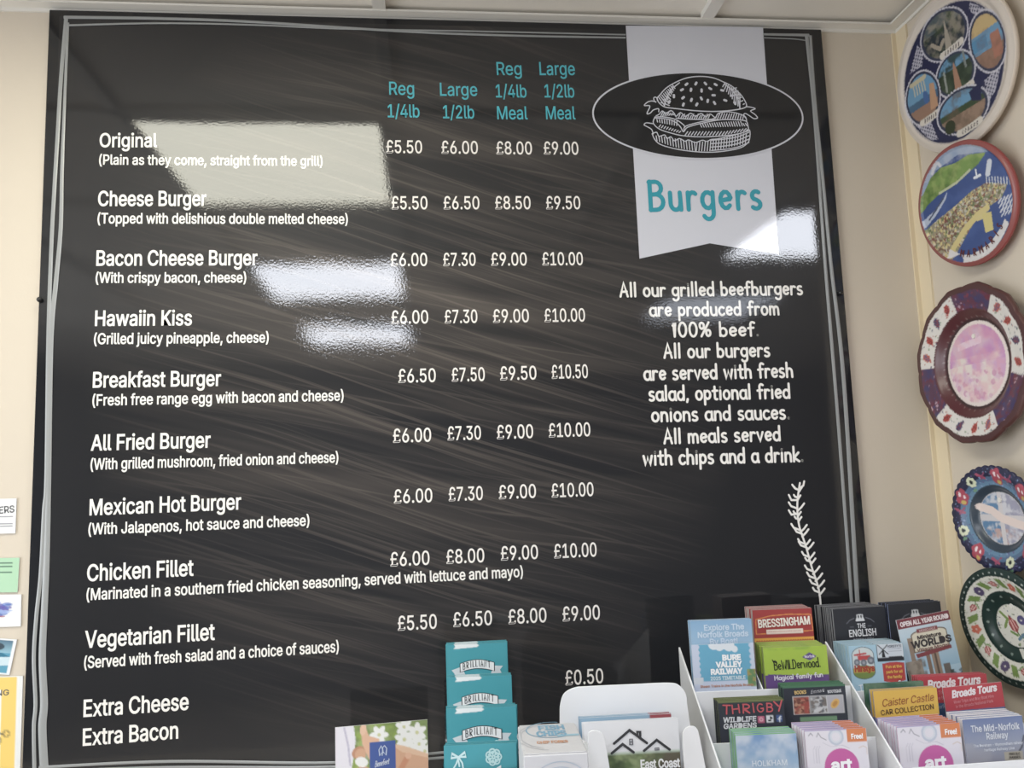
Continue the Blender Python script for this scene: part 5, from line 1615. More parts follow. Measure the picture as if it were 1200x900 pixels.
leaflet('tall sky blue boating leaflet standing behind the railway timetable in the left rack', (808.2, 726), (880.6, 727.5), 1.262, Z1B, ink(150, 190, 216), cov_explore, dec_explore, YW1, n=3, pitch=.0035,
        group='sky blue boating leaflets', back_label='sky blue boating leaflet behind the front one of its stack')


def cov_bure(c, S):
    c.rect(0, 0, S, 200, rgb(198, 208, 230))
    c.rect(.11 * S, 0, .94 * S, .56 * S, rgb(92, 172, 206))
    for k in range(7):
        c.ell(.1 * S, (.04 + .085 * k) * S, .03 * S, .03 * S, rgb(198, 208, 230))
        c.ell(.945 * S, (.04 + .085 * k) * S, .03 * S, .03 * S, rgb(198, 208, 230))
    for x, y, r_ in ((.36, 0, .09), (.45, .03, .08), (.6, .03, .09), (.69, .09, .05), (.52, .0, .09)):
        c.ell(x * S, y * S, r_ * S, r_ * S, rgb(222, 228, 236))
    c.speckle((c.x > .86 * S) & (c.y > .4 * S) & (c.y < .66 * S), [rgb(96, 140, 88), rgb(140, 170, 110), rgb(170, 150, 80)], 60, 3, 4)
    c.speckle((c.x < .16 * S) & (c.y > .5 * S) & (c.y < .6 * S), [rgb(210, 216, 226)], 12, 5, 5)


def dec_bure(D):
    D.text('title_lettering', 'BURE', .48, .25, .78, .078, INK_WHITE, .1)
    D.text('title_lettering', 'VALLEY', .37, .355, .79, .078, INK_WHITE, .1)
    D.text('title_lettering', 'RAILWAY', .28, .46, .79, .078, INK_WHITE, .1)
    D.text('title_lettering', '2025 TIMETABLE', .27, .548, .83, .052, ink(214, 232, 240), .06)
    D.text('strapline_lettering', 'Steam Trains in the Norfolk Broads', .1, .655, .95, .036, ink(196, 130, 96), .04)


leaflet('blue and white railway timetable leaflet with a white smoke puff, left rack', (810, 755), (882.8, 754.2), 1.248, Z1B, ink(198, 208, 230), cov_bure, dec_bure, YW1, n=0)


def cov_bress(c, S):
    c.rect(0, 0, S, 200, rgb(168, 44, 44))
    c.rect(0, .455 * S, S, 200, rgb(240, 172, 44))
    for k in range(24):
        c.line([((.03 + .04 * k) * S, .51 * S), ((.05 + .04 * k) * S, .5 * S)], .02 * S, rgb(176, 80, 40))
    c.line([(.05 * S, .155 * S), (.3 * S, .105 * S), (.6 * S, .09 * S), (.97 * S, .105 * S), (.99 * S, .36 * S), (.83 * S, .365 * S)], .014 * S, rgb(236, 150, 64))
    c.line([(.05 * S, .155 * S), (.04 * S, .39 * S), (.2 * S, .385 * S)], .014 * S, rgb(236, 150, 64))
    c.rect(.21 * S, .325 * S, .82 * S, .395 * S, rgb(240, 222, 210))
    for k in range(26):
        c.ell((.24 + .0215 * k) * S, .36 * S, .006 * S, .009 * S, rgb(206, 120, 110))


def dec_bress(D):
    x = .08
    D.text('title_lettering', 'BRESSINGHAM', .08, .285, .955, .125, ink(246, 236, 226), .045, rot=2)


leaflet('red leaflet with a white title in an orange frame, back of the left rack', (881.4, 714.5), (951, 713.2), 1.306, Z1A, ink(168, 44, 44), cov_bress, dec_bress, YW1, t=.0045, n=6, pitch=.006,
        group='red leaflets with an orange frame', back_label='red orange-framed leaflet behind the front one of its stack', edge=ink(206, 190, 186))


def cov_wild(c, S):
    c.rect(0, 0, S, 200, rgb(168, 198, 48))
    c.clouds(c.y < .05 * S, rgb(140, 176, 60), 12, .7, 3)
    c.put(c.y > (.40 + .03 * np.clip((c.x / S - .12) * 2, -1, 1)) * S, rgb(98, 62, 132))
    c.put((c.y > .58 * S), rgb(88, 56, 120))
    c.rect(0, .37 * S, .05 * S, .41 * S, rgb(168, 198, 48))
    c.poly([(.60 * S, .165 * S), (.72 * S, .095 * S), (.83 * S, .155 * S), (.72 * S, .215 * S)], rgb(96, 74, 140))


def dec_wild(D):
    D.text('title_lettering', 'BeWILDerwood.', .15, .335, .88, .135, INK_BLACK, pen=.1, rot=2)
    D.lines('title_flourish', [[(.14, .2), (.2, .235)], [(.13, .18), (.16, .25)], [(.84, .17), (.85, .3)]], .012, INK_BLACK)
    D.text('badge_lettering', 'Norfolk', .64, .172, .8, .036, ink(226, 216, 236), .05, rot=2)
    D.text('strapline_lettering', 'Magical family fun', .14, .485, .9, .065, ink(232, 226, 240), pen=.2, rot=2)


leaflet('front lime green leaflet with a scrawled black title and purple band', (893.8, 758.2), (968.5, 757.6), 1.243, Z1B, ink(168, 198, 48), cov_wild, dec_wild, YW1, t=.0032, n=6, pitch=.0068,
        group='lime green leaflets', back_label='lime green and purple leaflet behind the front one of its stack', edge=ink(176, 190, 110))


# ---- left rack, middle row
def cov_thrig(c, S):
    c.rect(0, 0, S, 200, rgb(44, 48, 62))
    c.rect(0, 0, S, .03 * S, rgb(116, 124, 70))
    c.rect(.585 * S, .235 * S, .685 * S, .325 * S, rgb(206, 96, 130))
    c.ell(.635 * S, .28 * S, .028 * S, .028 * S, rgb(240, 206, 214), hole=.6)
    c.rect(.71 * S, .23 * S, .815 * S, .325 * S, rgb(226, 228, 232))
    c.line([(.775 * S, .25 * S), (.775 * S, .3 * S), (.745 * S, .3 * S)], .02 * S, rgb(30, 32, 38))
    c.line([(.775 * S, .25 * S), (.795 * S, .27 * S)], .02 * S, rgb(30, 32, 38))
    c.rect(.86 * S, .23 * S, .95 * S, .32 * S, rgb(62, 92, 150))
    c.line([(.91 * S, .32 * S), (.908 * S, .265 * S), (.93 * S, .25 * S)], .018 * S, rgb(230, 234, 240))
    c.line([(.885 * S, .283 * S), (.935 * S, .283 * S)], .014 * S, rgb(230, 234, 240))


def dec_thrig(D):
    r_ = ink(206, 84, 92)
    for k, (ch, u0, u1, v, cp) in enumerate((('T', .06, .18, .175, .125), ('H', .2, .33, .178, .12), ('R', .36, .48, .175, .125), ('I', .52, .545, .172, .125), ('G', .58, .69, .172, .115), ('B', .72, .82, .17, .12), ('Y', .85, .98, .172, .14))):
        D.text('title_lettering', ch, u0, v, u1, cp, r_, pen=.17, rot=(-4, 3, -2, 4, 2, -3, 5)[k])
    D.text('subtitle_lettering', 'WILDLIFE', .055, .298, .555, .07, ink(226, 228, 232), .06, slant=.12)
    D.text('subtitle_lettering', 'GARDENS', .055, .388, .555, .07, ink(226, 228, 232), .06, slant=.12)


leaflet('front dark leaflet with an uneven red title, left pocket of the left rack', (841, 820.5), (918.5, 820.8), 1.178, Z2R, ink(44, 48, 62), cov_thrig, dec_thrig, YW1, n=3, pitch=.0065,
        group='dark leaflets with a red title', back_label='dark red-titled leaflet behind the front one of its stack', edge=ink(126, 134, 80))


def cov_food(c, S):
    c.rect(0, 0, S, 200, rgb(38, 44, 58))
    c.rect(0, 0, S, .035 * S, rgb(70, 122, 90))
    for x0, bg, kind in ((.155, rgb(150, 92, 76), 0), (.425, rgb(150, 150, 152), 1), (.69, rgb(178, 176, 184), 2)):
        c.rect((x0 - .008) * S, .162 * S, (x0 + .258) * S, .433 * S, rgb(206, 206, 206))
        c.rect(x0 * S, .17 * S, (x0 + .25) * S, .425 * S, bg)
        m = (c.x > x0 * S) & (c.x < (x0 + .25) * S) & (c.y > .17 * S) & (c.y < .425 * S)
        if kind == 0:
            c.speckle(m, [rgb(170, 70, 60), rgb(196, 140, 110), rgb(110, 56, 46)], 70, 2.4, 3)
        elif kind == 1:
            c.speckle(m, [rgb(90, 92, 98), rgb(196, 196, 198), rgb(120, 110, 104)], 40, 3, 3)
            c.ell(.54 * S, .37 * S, .08 * S, .03 * S, rgb(206, 206, 208), -20)
        else:
            c.ell(.81 * S, .29 * S, .085 * S, .055 * S, rgb(222, 176, 84), -45)
            c.ell(.81 * S, .29 * S, .05 * S, .03 * S, rgb(196, 140, 60), -45)
    c.rect(.24 * S, .47 * S, .82 * S, .54 * S, rgb(110, 150, 112))


def dec_food(D):
    D.text('caption_lettering', 'BOOKS', .18, .125, .37, .05, ink(220, 186, 110), .06, rot=2)
    D.text('caption_lettering', 'Emmark', .44, .125, .66, .05, ink(206, 206, 210), .0, slant=.35, rot=6)
    D.text('caption_lettering', 'BOUTIQUE', .71, .125, .93, .042, ink(216, 218, 222), .05, rot=2)


leaflet('front navy leaflet with three small food photos, green leaflets behind it', (917, 805.5), (990, 800.5), 1.184, Z2R, ink(52, 92, 70), cov_food, dec_food, YW1, n=4, pitch=.0052,
        group='navy and green food leaflets', back_label='navy and green food leaflet behind the front one of its stack', edge=ink(72, 120, 90))


# ---- left rack, front row
def cov_holk(c, S):
    c.rect(0, 0, S, 200, rgb(116, 160, 206)).grad(rgb(108, 150, 200), rgb(160, 190, 216), 0, .6 * S)
    c.clouds(np.ones(c.x.shape, bool), rgb(204, 214, 226), 34, .85, 6)


def dec_holk(D):
    D.text('title_lettering', 'HOLKHAM', .24, .48, .81, .085, ink(226, 234, 242), .015)
    D.text('subtitle_lettering', 'NORTH', .3, .6, .75, .04, ink(206, 218, 232), .01)


leaflet('front cloudy sky blue leaflet with green edges, left rack front pocket', (861.5, 861.3), (933, 860), 1.11, Z3R, ink(128, 170, 206), cov_holk, dec_holk, YW1, t=.0052, n=4, pitch=.0066,
        group='cloudy sky leaflets with green edges', back_label='green-edged cloudy sky leaflet behind the front one of its stack', edge=ink(132, 196, 140))


def cov_art(c, S):
    c.rect(0, 0, S, 200, rgb(226, 222, 232))
    G = rgb(196, 192, 206)
    c.ell(.5 * S, .12 * S, .125 * S, .125 * S, rgb(190, 198, 216), hole=.55)
    c.ell(.5 * S, .12 * S, .095 * S, .095 * S, rgb(214, 218, 228), hole=.7)
    c.line([(.06 * S, .09 * S), (.1 * S, .05 * S), (.13 * S, .09 * S)], .012 * S, rgb(130, 130, 144))
    c.line([(.19 * S, .11 * S), (.22 * S, .05 * S), (.26 * S, .12 * S), (.34 * S, .16 * S)], .012 * S, rgb(150, 150, 162))
    for x in (.12, .16, .2):
        c.line([(x * S, .5 * S), (x * S, .3 * S), ((x + .03) * S, .25 * S)], .008 * S, G)
    c.line([(.85 * S, .3 * S), (.92 * S, .27 * S), (.98 * S, .3 * S), (.98 * S, .4 * S)], .012 * S, rgb(214, 196, 186))
    c.line([(.28 * S, .2 * S), (.4 * S, .26 * S), (.6 * S, .25 * S), (.7 * S, .3 * S)], .008 * S, G)
    c.rect(.675 * S, 0, .995 * S, .205 * S, rgb(222, 130, 72))
    c.ell(.555 * S, .57 * S, .275 * S, .275 * S, rgb(204, 84, 164))
    c.rect(0, 0, .67 * S, .02 * S, rgb(176, 166, 206))


def dec_art(D):
    D.text('tab_lettering', 'Free!', .745, .155, .935, .075, INK_WHITE, .05)
    D.text('title_lettering', 'art', .375, .625, .72, .17, INK_WHITE, .07)
    D.text('title_lettering', 'TOUR', .37, .77, .74, .115, ink(236, 214, 230), .06)


PINK = ink(226, 178, 210)
leaflet('front lilac leaflet with a pink circle title, beside the sky leaflets in the left rack', (942.5, 856), (1014.7, 853), 1.10, Z3R, ink(222, 214, 228), cov_art, dec_art, YW1, n=5, pitch=.0072,
        group='lilac art leaflets in the left rack', back_label='lilac art leaflet behind the front one in the left rack', edge=PINK, x_drift=-.0008)


# ---- right rack
def cov_eng(c, S):
    c.rect(0, 0, S, 200, rgb(34, 36, 46))
    W_ = rgb(226, 226, 228)
    for x in (.45, .5, .55):
        c.ell(x * S, .2 * S, .026 * S, .03 * S, W_)
        c.line([(x * S, .2 * S), (x * S, .13 * S)], .022 * S, W_)
    c.rect(.415 * S, .205 * S, .585 * S, .235 * S, W_)
    c.line([(.47 * S, .125 * S), (.53 * S, .125 * S)], .014 * S, W_)
    for s_ in (-1, 1):
        c.line([((.5 + s_ * .11) * S, .18 * S), ((.5 + s_ * .2) * S, .21 * S), ((.5 + s_ * .26) * S, .26 * S)], .012 * S, rgb(120, 122, 132))
        c.rect((.5 + s_ * .17 - .035) * S, .315 * S, (.5 + s_ * .17 + .035) * S, .33 * S, rgb(110, 112, 122))


def dec_eng(D):
    D.text('title_lettering', 'THE', .43, .345, .59, .075, ink(230, 230, 232), .03)
    D.text('title_lettering', 'ENGLISH', .26, .485, .78, .115, ink(230, 230, 232), .035)
    D.text('subtitle_lettering', 'DISTILLERY', .335, .565, .72, .042, ink(170, 172, 180), .03)


leaflet('front black leaflet with white still emblem and title, back left of the right rack', (975.8, 714.7), (1036.5, 709.5), 1.306, Z1A, ink(34, 36, 46), cov_eng, dec_eng, -3, t=.0036, n=9, pitch=.0052,
        group='black emblem leaflets in the tall stack', back_label='black leaflet in the tall stack behind its front one', edge=ink(150, 152, 158), x_drift=-.0005)
leaflet('front navy leaflet half hidden behind the tilted leaflet with the maroon band', (1040, 709), (1101.5, 703.8), 1.306, Z1A, ink(36, 42, 58), cov_eng, None, -3, n=3, pitch=.008,
        group='navy emblem leaflets behind the tilted one', back_label='navy leaflet with pale edges behind the half hidden one', edge=ink(150, 164, 206))


def cov_hirst(c, S):
    c.rect(0, 0, S, 200, rgb(164, 202, 222))
    c.ell(.245 * S, .17 * S, .2 * S, .14 * S, rgb(70, 84, 96)).rect(.045 * S, .16 * S, .445 * S, .44 * S, rgb(70, 84, 96)).ell(.245 * S, .44 * S, .2 * S, .12 * S, rgb(70, 84, 96))
    c.ell(.245 * S, .17 * S, .19 * S, .13 * S, rgb(206, 216, 216)).rect(.055 * S, .16 * S, .435 * S, .44 * S, rgb(206, 216, 216)).ell(.245 * S, .44 * S, .19 * S, .11 * S, rgb(122, 144, 64))
    c.rect(.055 * S, .37 * S, .435 * S, .45 * S, rgb(206, 176, 70))
    R_ = rgb(196, 60, 62)
    c.rect(.15 * S, .17 * S, .38 * S, .25 * S, R_).line([(.19 * S, .18 * S), (.19 * S, .08 * S)], .018 * S, R_).line([(.1 * S, .16 * S), (.3 * S, .14 * S)], .03 * S, R_)
    for x, y, r_ in ((.13, .28, .055), (.25, .29, .055), (.38, .26, .065)):
        c.ell(x * S, y * S, r_ * S, r_ * S, rgb(110, 116, 128))
        c.ell(x * S, y * S, r_ * .45 * S, r_ * .45 * S, rgb(160, 164, 172))
    c.rect(.5 * S, -1, .985 * S, .29 * S, rgb(30, 34, 44))
    c.rect(.51 * S, 0, .975 * S, .225 * S, rgb(206, 214, 222))
    c.poly([(.585 * S, .225 * S), (.60 * S, .1 * S), (.63 * S, .1 * S), (.65 * S, .225 * S)], rgb(30, 32, 38))
    c.line([(.53 * S, .02 * S), (.7 * S, .17 * S)], .016 * S, rgb(30, 32, 38)).line([(.7 * S, .02 * S), (.54 * S, .17 * S)], .016 * S, rgb(30, 32, 38))
    c.line([(.71 * S, .09 * S), (.95 * S, .085 * S)], .012 * S, rgb(170, 176, 190)).line([(.71 * S, .13 * S), (.95 * S, .125 * S)], .012 * S, rgb(170, 176, 190))
    for k in range(12):
        c.ell((.72 + .02 * k) * S, .225 * S, .014 * S, .012 * S, rgb(30, 32, 38))
    c.rect(.58 * S, .32 * S, .97 * S, .61 * S, rgb(190, 54, 50)).ell(.775 * S, .34 * S, .19 * S, .035 * S, rgb(190, 54, 50)).ell(.775 * S, .6 * S, .19 * S, .035 * S, rgb(190, 54, 50))


def dec_hirst(D):
    D.text('logo_lettering', 'Hirstys', .07, .43, .43, .1, ink(176, 66, 44), .07)
    D.text('panel_lettering', "HIRSTY'S", .7, .06, .95, .04, ink(120, 126, 138), .03)
    y = ink(232, 176, 72)
    D.text('panel_lettering', 'Fun at the', .63, .4, .92, .045, y, .07)
    D.text('panel_lettering', 'park for all', .63, .485, .93, .045, y, .07)
    D.text('panel_lettering', 'the family', .64, .57, .91, .045, y, .07)
    D.text('strapline_lettering', 'The home of', .12, .74, .87, .085, ink(236, 240, 244), pen=.2, rot=3)


leaflet('front pale blue leaflet with a red tractor logo and windmill, right rack', (994, 757.2), (1058.5, 753.5), 1.243, Z1B, ink(164, 202, 222), cov_hirst, dec_hirst, 1, t=.0058, n=5, pitch=.0075,
        group='pale blue tractor leaflets', back_label='pale blue leaflet behind the front one with the tractor logo', edge=ink(170, 202, 216), x_drift=-.0006)


def cov_world(c, S):
    c.rect(0, 0, S, 200, rgb(172, 204, 222)).grad(rgb(196, 214, 224), rgb(150, 190, 214), .15 * S, .9 * S)
    c.rect(0, 0, S, .165 * S, rgb(126, 46, 58))
    c.rect(.12 * S, .34 * S, .2 * S, .74 * S, rgb(150, 128, 108))
    c.rect(0, .72 * S, .3 * S, 1.2 * S, rgb(160, 148, 132))
    c.clouds((c.y > .7 * S) & (c.x < .36 * S), rgb(112, 98, 82), 10, .8, 5)
    c.rect(.4 * S, .6 * S, .47 * S, 1.1 * S, rgb(134, 108, 88)).rect(.5 * S, .6 * S, .64 * S, 1.1 * S, rgb(158, 134, 112))
    c.line([(.57 * S, 1.0 * S), (.57 * S, .68 * S)], .04 * S, rgb(96, 78, 66))
    c.rect(.68 * S, .86 * S, .8 * S, 1.1 * S, rgb(112, 104, 96))
    c.speckle((c.y > .98 * S) & (c.x > .78 * S), [rgb(90, 110, 120), rgb(60, 74, 70), rgb(120, 140, 150)], 30, 2.5, 3)
    c.rect(.2 * S, .3 * S, .88 * S, .6 * S, rgb(110, 94, 78)).ell(.54 * S, .3 * S, .33 * S, .07 * S, rgb(110, 94, 78))
    c.rect(.22 * S, .31 * S, .86 * S, .585 * S, rgb(222, 214, 190)).ell(.54 * S, .31 * S, .31 * S, .06 * S, rgb(222, 214, 190))
    c.rect(.33 * S, .215 * S, .72 * S, .285 * S, rgb(140, 62, 66))
    c.poly([(.22 * S, .62 * S), (.9 * S, .57 * S), (.9 * S, .63 * S), (.24 * S, .69 * S)], rgb(134, 54, 60))


def dec_world(D):
    D.text('band_lettering', 'OPEN ALL YEAR ROUND', .05, .125, .97, .075, ink(236, 222, 222), .07)
    D.text('ribbon_lettering', 'MERRIVALE', .37, .265, .68, .035, ink(220, 190, 186), .03)
    D.text('sign_lettering', 'Miniature', .31, .385, .76, .06, ink(64, 54, 54), .06)
    D.text('sign_lettering', 'WORLDS', .17, .515, .93, .11, ink(52, 46, 50), .07)
    D.text('sign_lettering', 'Village Model', .25, .585, .86, .05, ink(120, 60, 60), .03)


leaflet('tilted leaflet with a maroon top band and a wooden signpost picture, right rack', (1050, 727), (1111.3, 715), 1.252, Z1B, ink(172, 204, 222), cov_world, dec_world, 0, roll=True, n=0, cover_h=1.2)


def cov_caist(c, S):
    c.rect(0, 0, S, 200, rgb(118, 122, 172))
    c.rect(0, 0, S, .38 * S, rgb(230, 184, 58))


def dec_caist(D):
    D.text('title_lettering', 'Caister Castle', .12, .225, .93, .105, ink(160, 84, 40), 0, slant=.25, rot=3)
    D.text('title_lettering', 'CAR COLLECTION', .09, .345, .92, .072, ink(92, 64, 36), .02, rot=3)


leaflet('yellow leaflet with a brown slanted title over a lavender band, right rack', (1022.5, 809), (1097.5, 806.5), 1.163, Z2R, ink(118, 122, 172), cov_caist, dec_caist, 1, n=2, pitch=.005,
        group='yellow headed car leaflets', back_label='yellow headed car leaflet behind the front one of its stack', edge=ink(150, 156, 176))


def cov_green(c, S):
    c.rect(0, 0, S, 200, rgb(56, 104, 78))
    c.clouds(np.ones(c.x.shape, bool), rgb(130, 150, 120), 20, .6, 3)
    c.rect(0, .4 * S, .1 * S, .6 * S, rgb(196, 150, 70))


leaflet('green edged leaflet standing behind the yellow headed car leaflets', (1013.5, 802), (1082, 799), 1.183, Z2R, ink(56, 104, 78), cov_green, None, 1, n=1, pitch=.005,
        group='green edged leaflets behind the car leaflets', back_label='second green edged leaflet behind the yellow headed car leaflets', edge=ink(90, 130, 110))


def cov_broads(c, S):
    c.rect(0, 0, S, 200, rgb(192, 52, 66))
    c.put(c.y > (.36 + .02 * c.x / S) * S, rgb(70, 112, 162))


def dec_broads(D):
    D.text('title_lettering', 'Broads Tours', .13, .165, .9, .105, ink(240, 228, 230), .07, slant=.2, rot=3)
    D.text('strapline_lettering', 'River Trips and Day Boat Hire', .15, .255, .83, .045, ink(222, 140, 146), .02, rot=3)
    D.text('strapline_lettering', 'in the Broads National Park', .17, .325, .81, .045, ink(222, 140, 146), .02, rot=3)
    D.text('strapline_lettering', 'In the perfect way to', .06, .45, .6, .05, ink(170, 196, 222), .03, rot=3)


leaflet('front red boat tour leaflet, lower of the two red ones in the right rack', (1104.5, 806), (1173.3, 799), 1.168, Z2R, ink(192, 52, 66), cov_broads, dec_broads, 1, roll=True, n=0)
leaflet('red boat tour leaflet half hidden behind the other red one, right rack', (1074.5, 790), (1156, 792.5), 1.2, Z2R, ink(192, 52, 66), cov_broads, dec_broads, 4, n=3, pitch=.004,
        group='red boat tour leaflets at the back', back_label='red boat tour leaflet behind the half hidden red one', edge=ink(206, 120, 126), x_drift=-.0006)
leaflet('front lilac leaflet with a pink circle title, beside the slate railway leaflets', (1050.5, 851.3), (1124.5, 847), 1.10, Z3R, ink(222, 214, 228), cov_art, dec_art, YW2, n=6, pitch=.007,
        group='lilac art leaflets in the right rack', back_label='lilac art leaflet behind the front one in the right rack', edge=PINK, x_drift=-.0006)


def cov_mid(c, S):
    c.rect(0, 0, S, 200, rgb(112, 130, 172)).grad(rgb(106, 124, 170), rgb(150, 158, 180), 0, .4 * S).grad(rgb(150, 158, 180), rgb(134, 130, 140), .4 * S, .75 * S)
    c.clouds(c.y > .35 * S, rgb(170, 168, 176), 24, .5, 4)
    c.line([(.98 * S, .3 * S), (.93 * S, .45 * S), (.8 * S, .6 * S)], .03 * S, rgb(84, 88, 104))
    c.rect(.62 * S, .51 * S, .93 * S, .64 * S, rgb(176, 168, 152))


def dec_mid(D):
    k = ink(224, 228, 238)
    D.text('title_lettering', 'The Mid-Norfolk', .12, .19, .93, .095, k, .025)
    D.text('title_lettering', 'Railway', .36, .31, .72, .095, k, .025)
    D.text('strapline_lettering', 'The Dereham - Wymondham railway', .13, .41, .95, .038, k, .03)
    D.text('strapline_lettering', 'heritage Railway Line', .3, .48, .8, .038, k, .03)
    D.text('badge_lettering', 'FREE BUS', .7, .565, .88, .035, ink(70, 64, 60), .03)
    D.text('badge_lettering', 'PASSES', .7, .615, .88, .035, ink(70, 64, 60), .03)


leaflet('front slate blue railway leaflet in the right corner of the right rack', (1127.5, 844.5), (1197.5, 837.5), 1.10, Z3R, ink(112, 130, 172), cov_mid, dec_mid, 0, t=.0066, n=4, pitch=.0076,
        group='slate blue railway leaflets', back_label='slate blue white-topped leaflet behind the front railway one', edge=ink(224, 226, 234))

# ================================================================== teal leaflet tower
ACR = mat('clear_acrylic', (1, 1, 1), .04, .5)
_nt = ACR.node_tree                     # thin clear sheet: mostly see-through with a fresnel gloss
_tr = _nt.nodes.new('ShaderNodeBsdfTransparent')
_tr.inputs[0].default_value = (.97, .985, .985, 1)
_gl = _nt.nodes.new('ShaderNodeBsdfGlossy')
_gl.inputs['Roughness'].default_value = .05
_fr = _nt.nodes.new('ShaderNodeFresnel')
_fr.inputs['IOR'].default_value = 1.4
_mx = _nt.nodes.new('ShaderNodeMixShader')
_nt.links.new(_fr.outputs[0], _mx.inputs[0])
_nt.links.new(_tr.outputs[0], _mx.inputs[1])
_nt.links.new(_gl.outputs[0], _mx.inputs[2])
_nt.links.new(_mx.outputs[0], _nt.nodes['Material Output'].inputs[0])
TEAL = (38, 150, 164)
TEALM = ink(*TEAL)


def teal_cover(flowers):
    def f(c, S):
        c.rect(0, 0, S, 400, rgb(*TEAL))
        if not flowers:
            c.poly([(.13 * S, 0), (.5 * S, 0), (.54 * S, .03 * S), (.5 * S, .055 * S), (.12 * S, .075 * S), (.15 * S, .04 * S)], rgb(224, 230, 232))
    return f


BAN = ink(226, 230, 232)
BAN2 = ink(196, 206, 212)


def dec_teal(D):
    D.shape('banner_tail', [(.08, .40), (.24, .35), (.28, .42), (.3, .47), (.1, .53), (.13, .46)], BAN2)
    D.shape('banner_tail', [(.92, .36), (.76, .35), (.74, .42), (.72, .47), (.9, .48), (.87, .42)], BAN2)
    top = [(u, .30 - .055 * math.sin(math.pi * (u - .22) / .56)) for u in np.linspace(.22, .78, 9)]
    bot = [(u, .435 - .05 * math.sin(math.pi * (u - .22) / .56)) for u in np.linspace(.78, .22, 9)]
    bn = D.shape('banner', top + bot, BAN, -.0008)
    D.lines('banner_outline', [top + bot + [top[0]]], .009, INK_BLACK, -.001).parent = bn
    for k, ch in enumerate("BRILLIANT"):
        u = (.265, .325, .39, .425, .475, .53, .56, .615, .675)[k]
        wd = (.038, .04, .012, .032, .032, .012, .038, .038, .042)[k]
        v = .405 - .05 * math.sin(math.pi * (u - .22) / .56)
        me = pen_mesh('banner_lettering', ch, wd * D.w, .095 * D.w, weight=.1)
        link('banner_lettering', me, bn, [INK_BLACK], D.at(u, v, -.0012))


def flower(D, u, v, s):
    st = []
    for k in range(7):
        t = k * 2 * math.pi / 7
        st.append([(u + s * .6 * math.cos(t) + s * .38 * math.cos(q), v + s * .6 * math.sin(t) + s * .38 * math.sin(q)) for q in np.linspace(t - 2.2, t + 2.2, 9)])
        st.append([(u + s * .15 * math.cos(t), v + s * .15 * math.sin(t)), (u + s * .7 * math.cos(t), v + s * .7 * math.sin(t))])
    D.lines('flower_drawing', st, .02, ink(176, 216, 220))


def bow(D, u, v, s):
    st = [[(u, v), (u - s * .9, v - s * .5), (u - s * 1.0, v + s * .1), (u, v)], [(u, v), (u + s * .9, v - s * .6), (u + s * 1.0, v), (u, v)],
          [(u, v), (u - s * .3, v + s * .8), (u - s * .8, v + s * 1.6)], [(u, v), (u + s * .5, v + s * .8), (u + s * .6, v + s * 1.5)], [(u - .1 * s, v), (u + s * .1, v + s * 1.2)]]
    D.lines('bow_drawing', st, .022, ink(190, 222, 226))


def dec_teal3(D):
    dec_teal(D)
    flower(D, .23, .57, .1)
    flower(D, .72, .55, .1)


def dec_teal4(D):
    bow(D, .2, .15, .1)
    flower(D, .68, .17, .11)
    D.shape('lower_banner', [(.66, .34), (.78, .28), (.78, .4), (.66, .4)], BAN)


tw_ = [('uppermost', (522.8, 756), (594.2, 753), 1.292, 1.215, dec_teal, 4, 5), ('second', (524, 796), (599.3, 789), 1.222, 1.165, dec_teal, 3, 5), ('third', (523, 829.3), (605, 829), 1.135, 1.11, dec_teal3, 3, 5),
       ('lowest', (520, 876.3), (605, 868.2), 1.062, 1.06, dec_teal4, 2, 4)]
for nm, TL, TR, d, sh, dc, n_, yw in tw_:
    leaflet('%s front teal leaflet of the tower, %s' % (nm, 'with a bow and flower drawing' if nm == 'lowest' else ('with a white banner above line-drawn flowers' if nm == 'third' else 'with a white banner title')),
            TL, TR, d, sh, TEALM, teal_cover(nm == 'lowest'), dc, yw, n=n_, pitch=.0045, t=.0009, group='teal leaflets in the %s pocket' % nm,
            back_label='teal leaflet behind the front one in the %s pocket of the tower' % nm, edge=ink(112, 186, 194), roll_jit=.7)
tower = empty('leaflet_tower', Matrix.Translation((.055, -.2, CT)))
tag(tower, 'clear acrylic stepped holder with the teal banner leaflets', 'leaflet holder')
for TL, TR, d, sh, hgt in (((520.5, 800), (599.5, 795), 1.287, 1.213, 0), ((521.5, 838), (604.2, 832), 1.217, 1.163, 0), ((520.5, 884), (609.8, 877), 1.130, 1.108, 0), ((517.5, 905), (609.5, 897), 1.057, 1.058, 0)):
    a, w, x, y, z = frame_from(TL, TR, d, math.radians(5))
    b0 = a - z * ((a.z - sh) / z.z)
    inv = tower.matrix_world.inverted()
    m_ = inv @ mat4(x, y, z, b0 + x * (w / 2))
    hh = (a.z - sh)
    MB().box(-w / 2, w / 2, 0, .0015, -.001, hh).build('pocket_front', ACR, tower, m_)
    MB().box(-w / 2, w / 2, 0, .05, -.004, -.001).build('pocket_floor', CARD_WHITE, tower, m_)
    MB().box(-w / 2, -w / 2 + .0015, .0016, .05, -.001, hh).build('pocket_side', ACR, tower, m_)
    MB().box(w / 2 - .0015, w / 2, .0016, .05, -.001, hh).build('pocket_side', ACR, tower, m_)
    MB().box(-w / 2 + .01, w / 2 - .01, .004, .046, -(sh - CT) + .003, -.005).build('riser', CARD_WHITE, tower, m_)

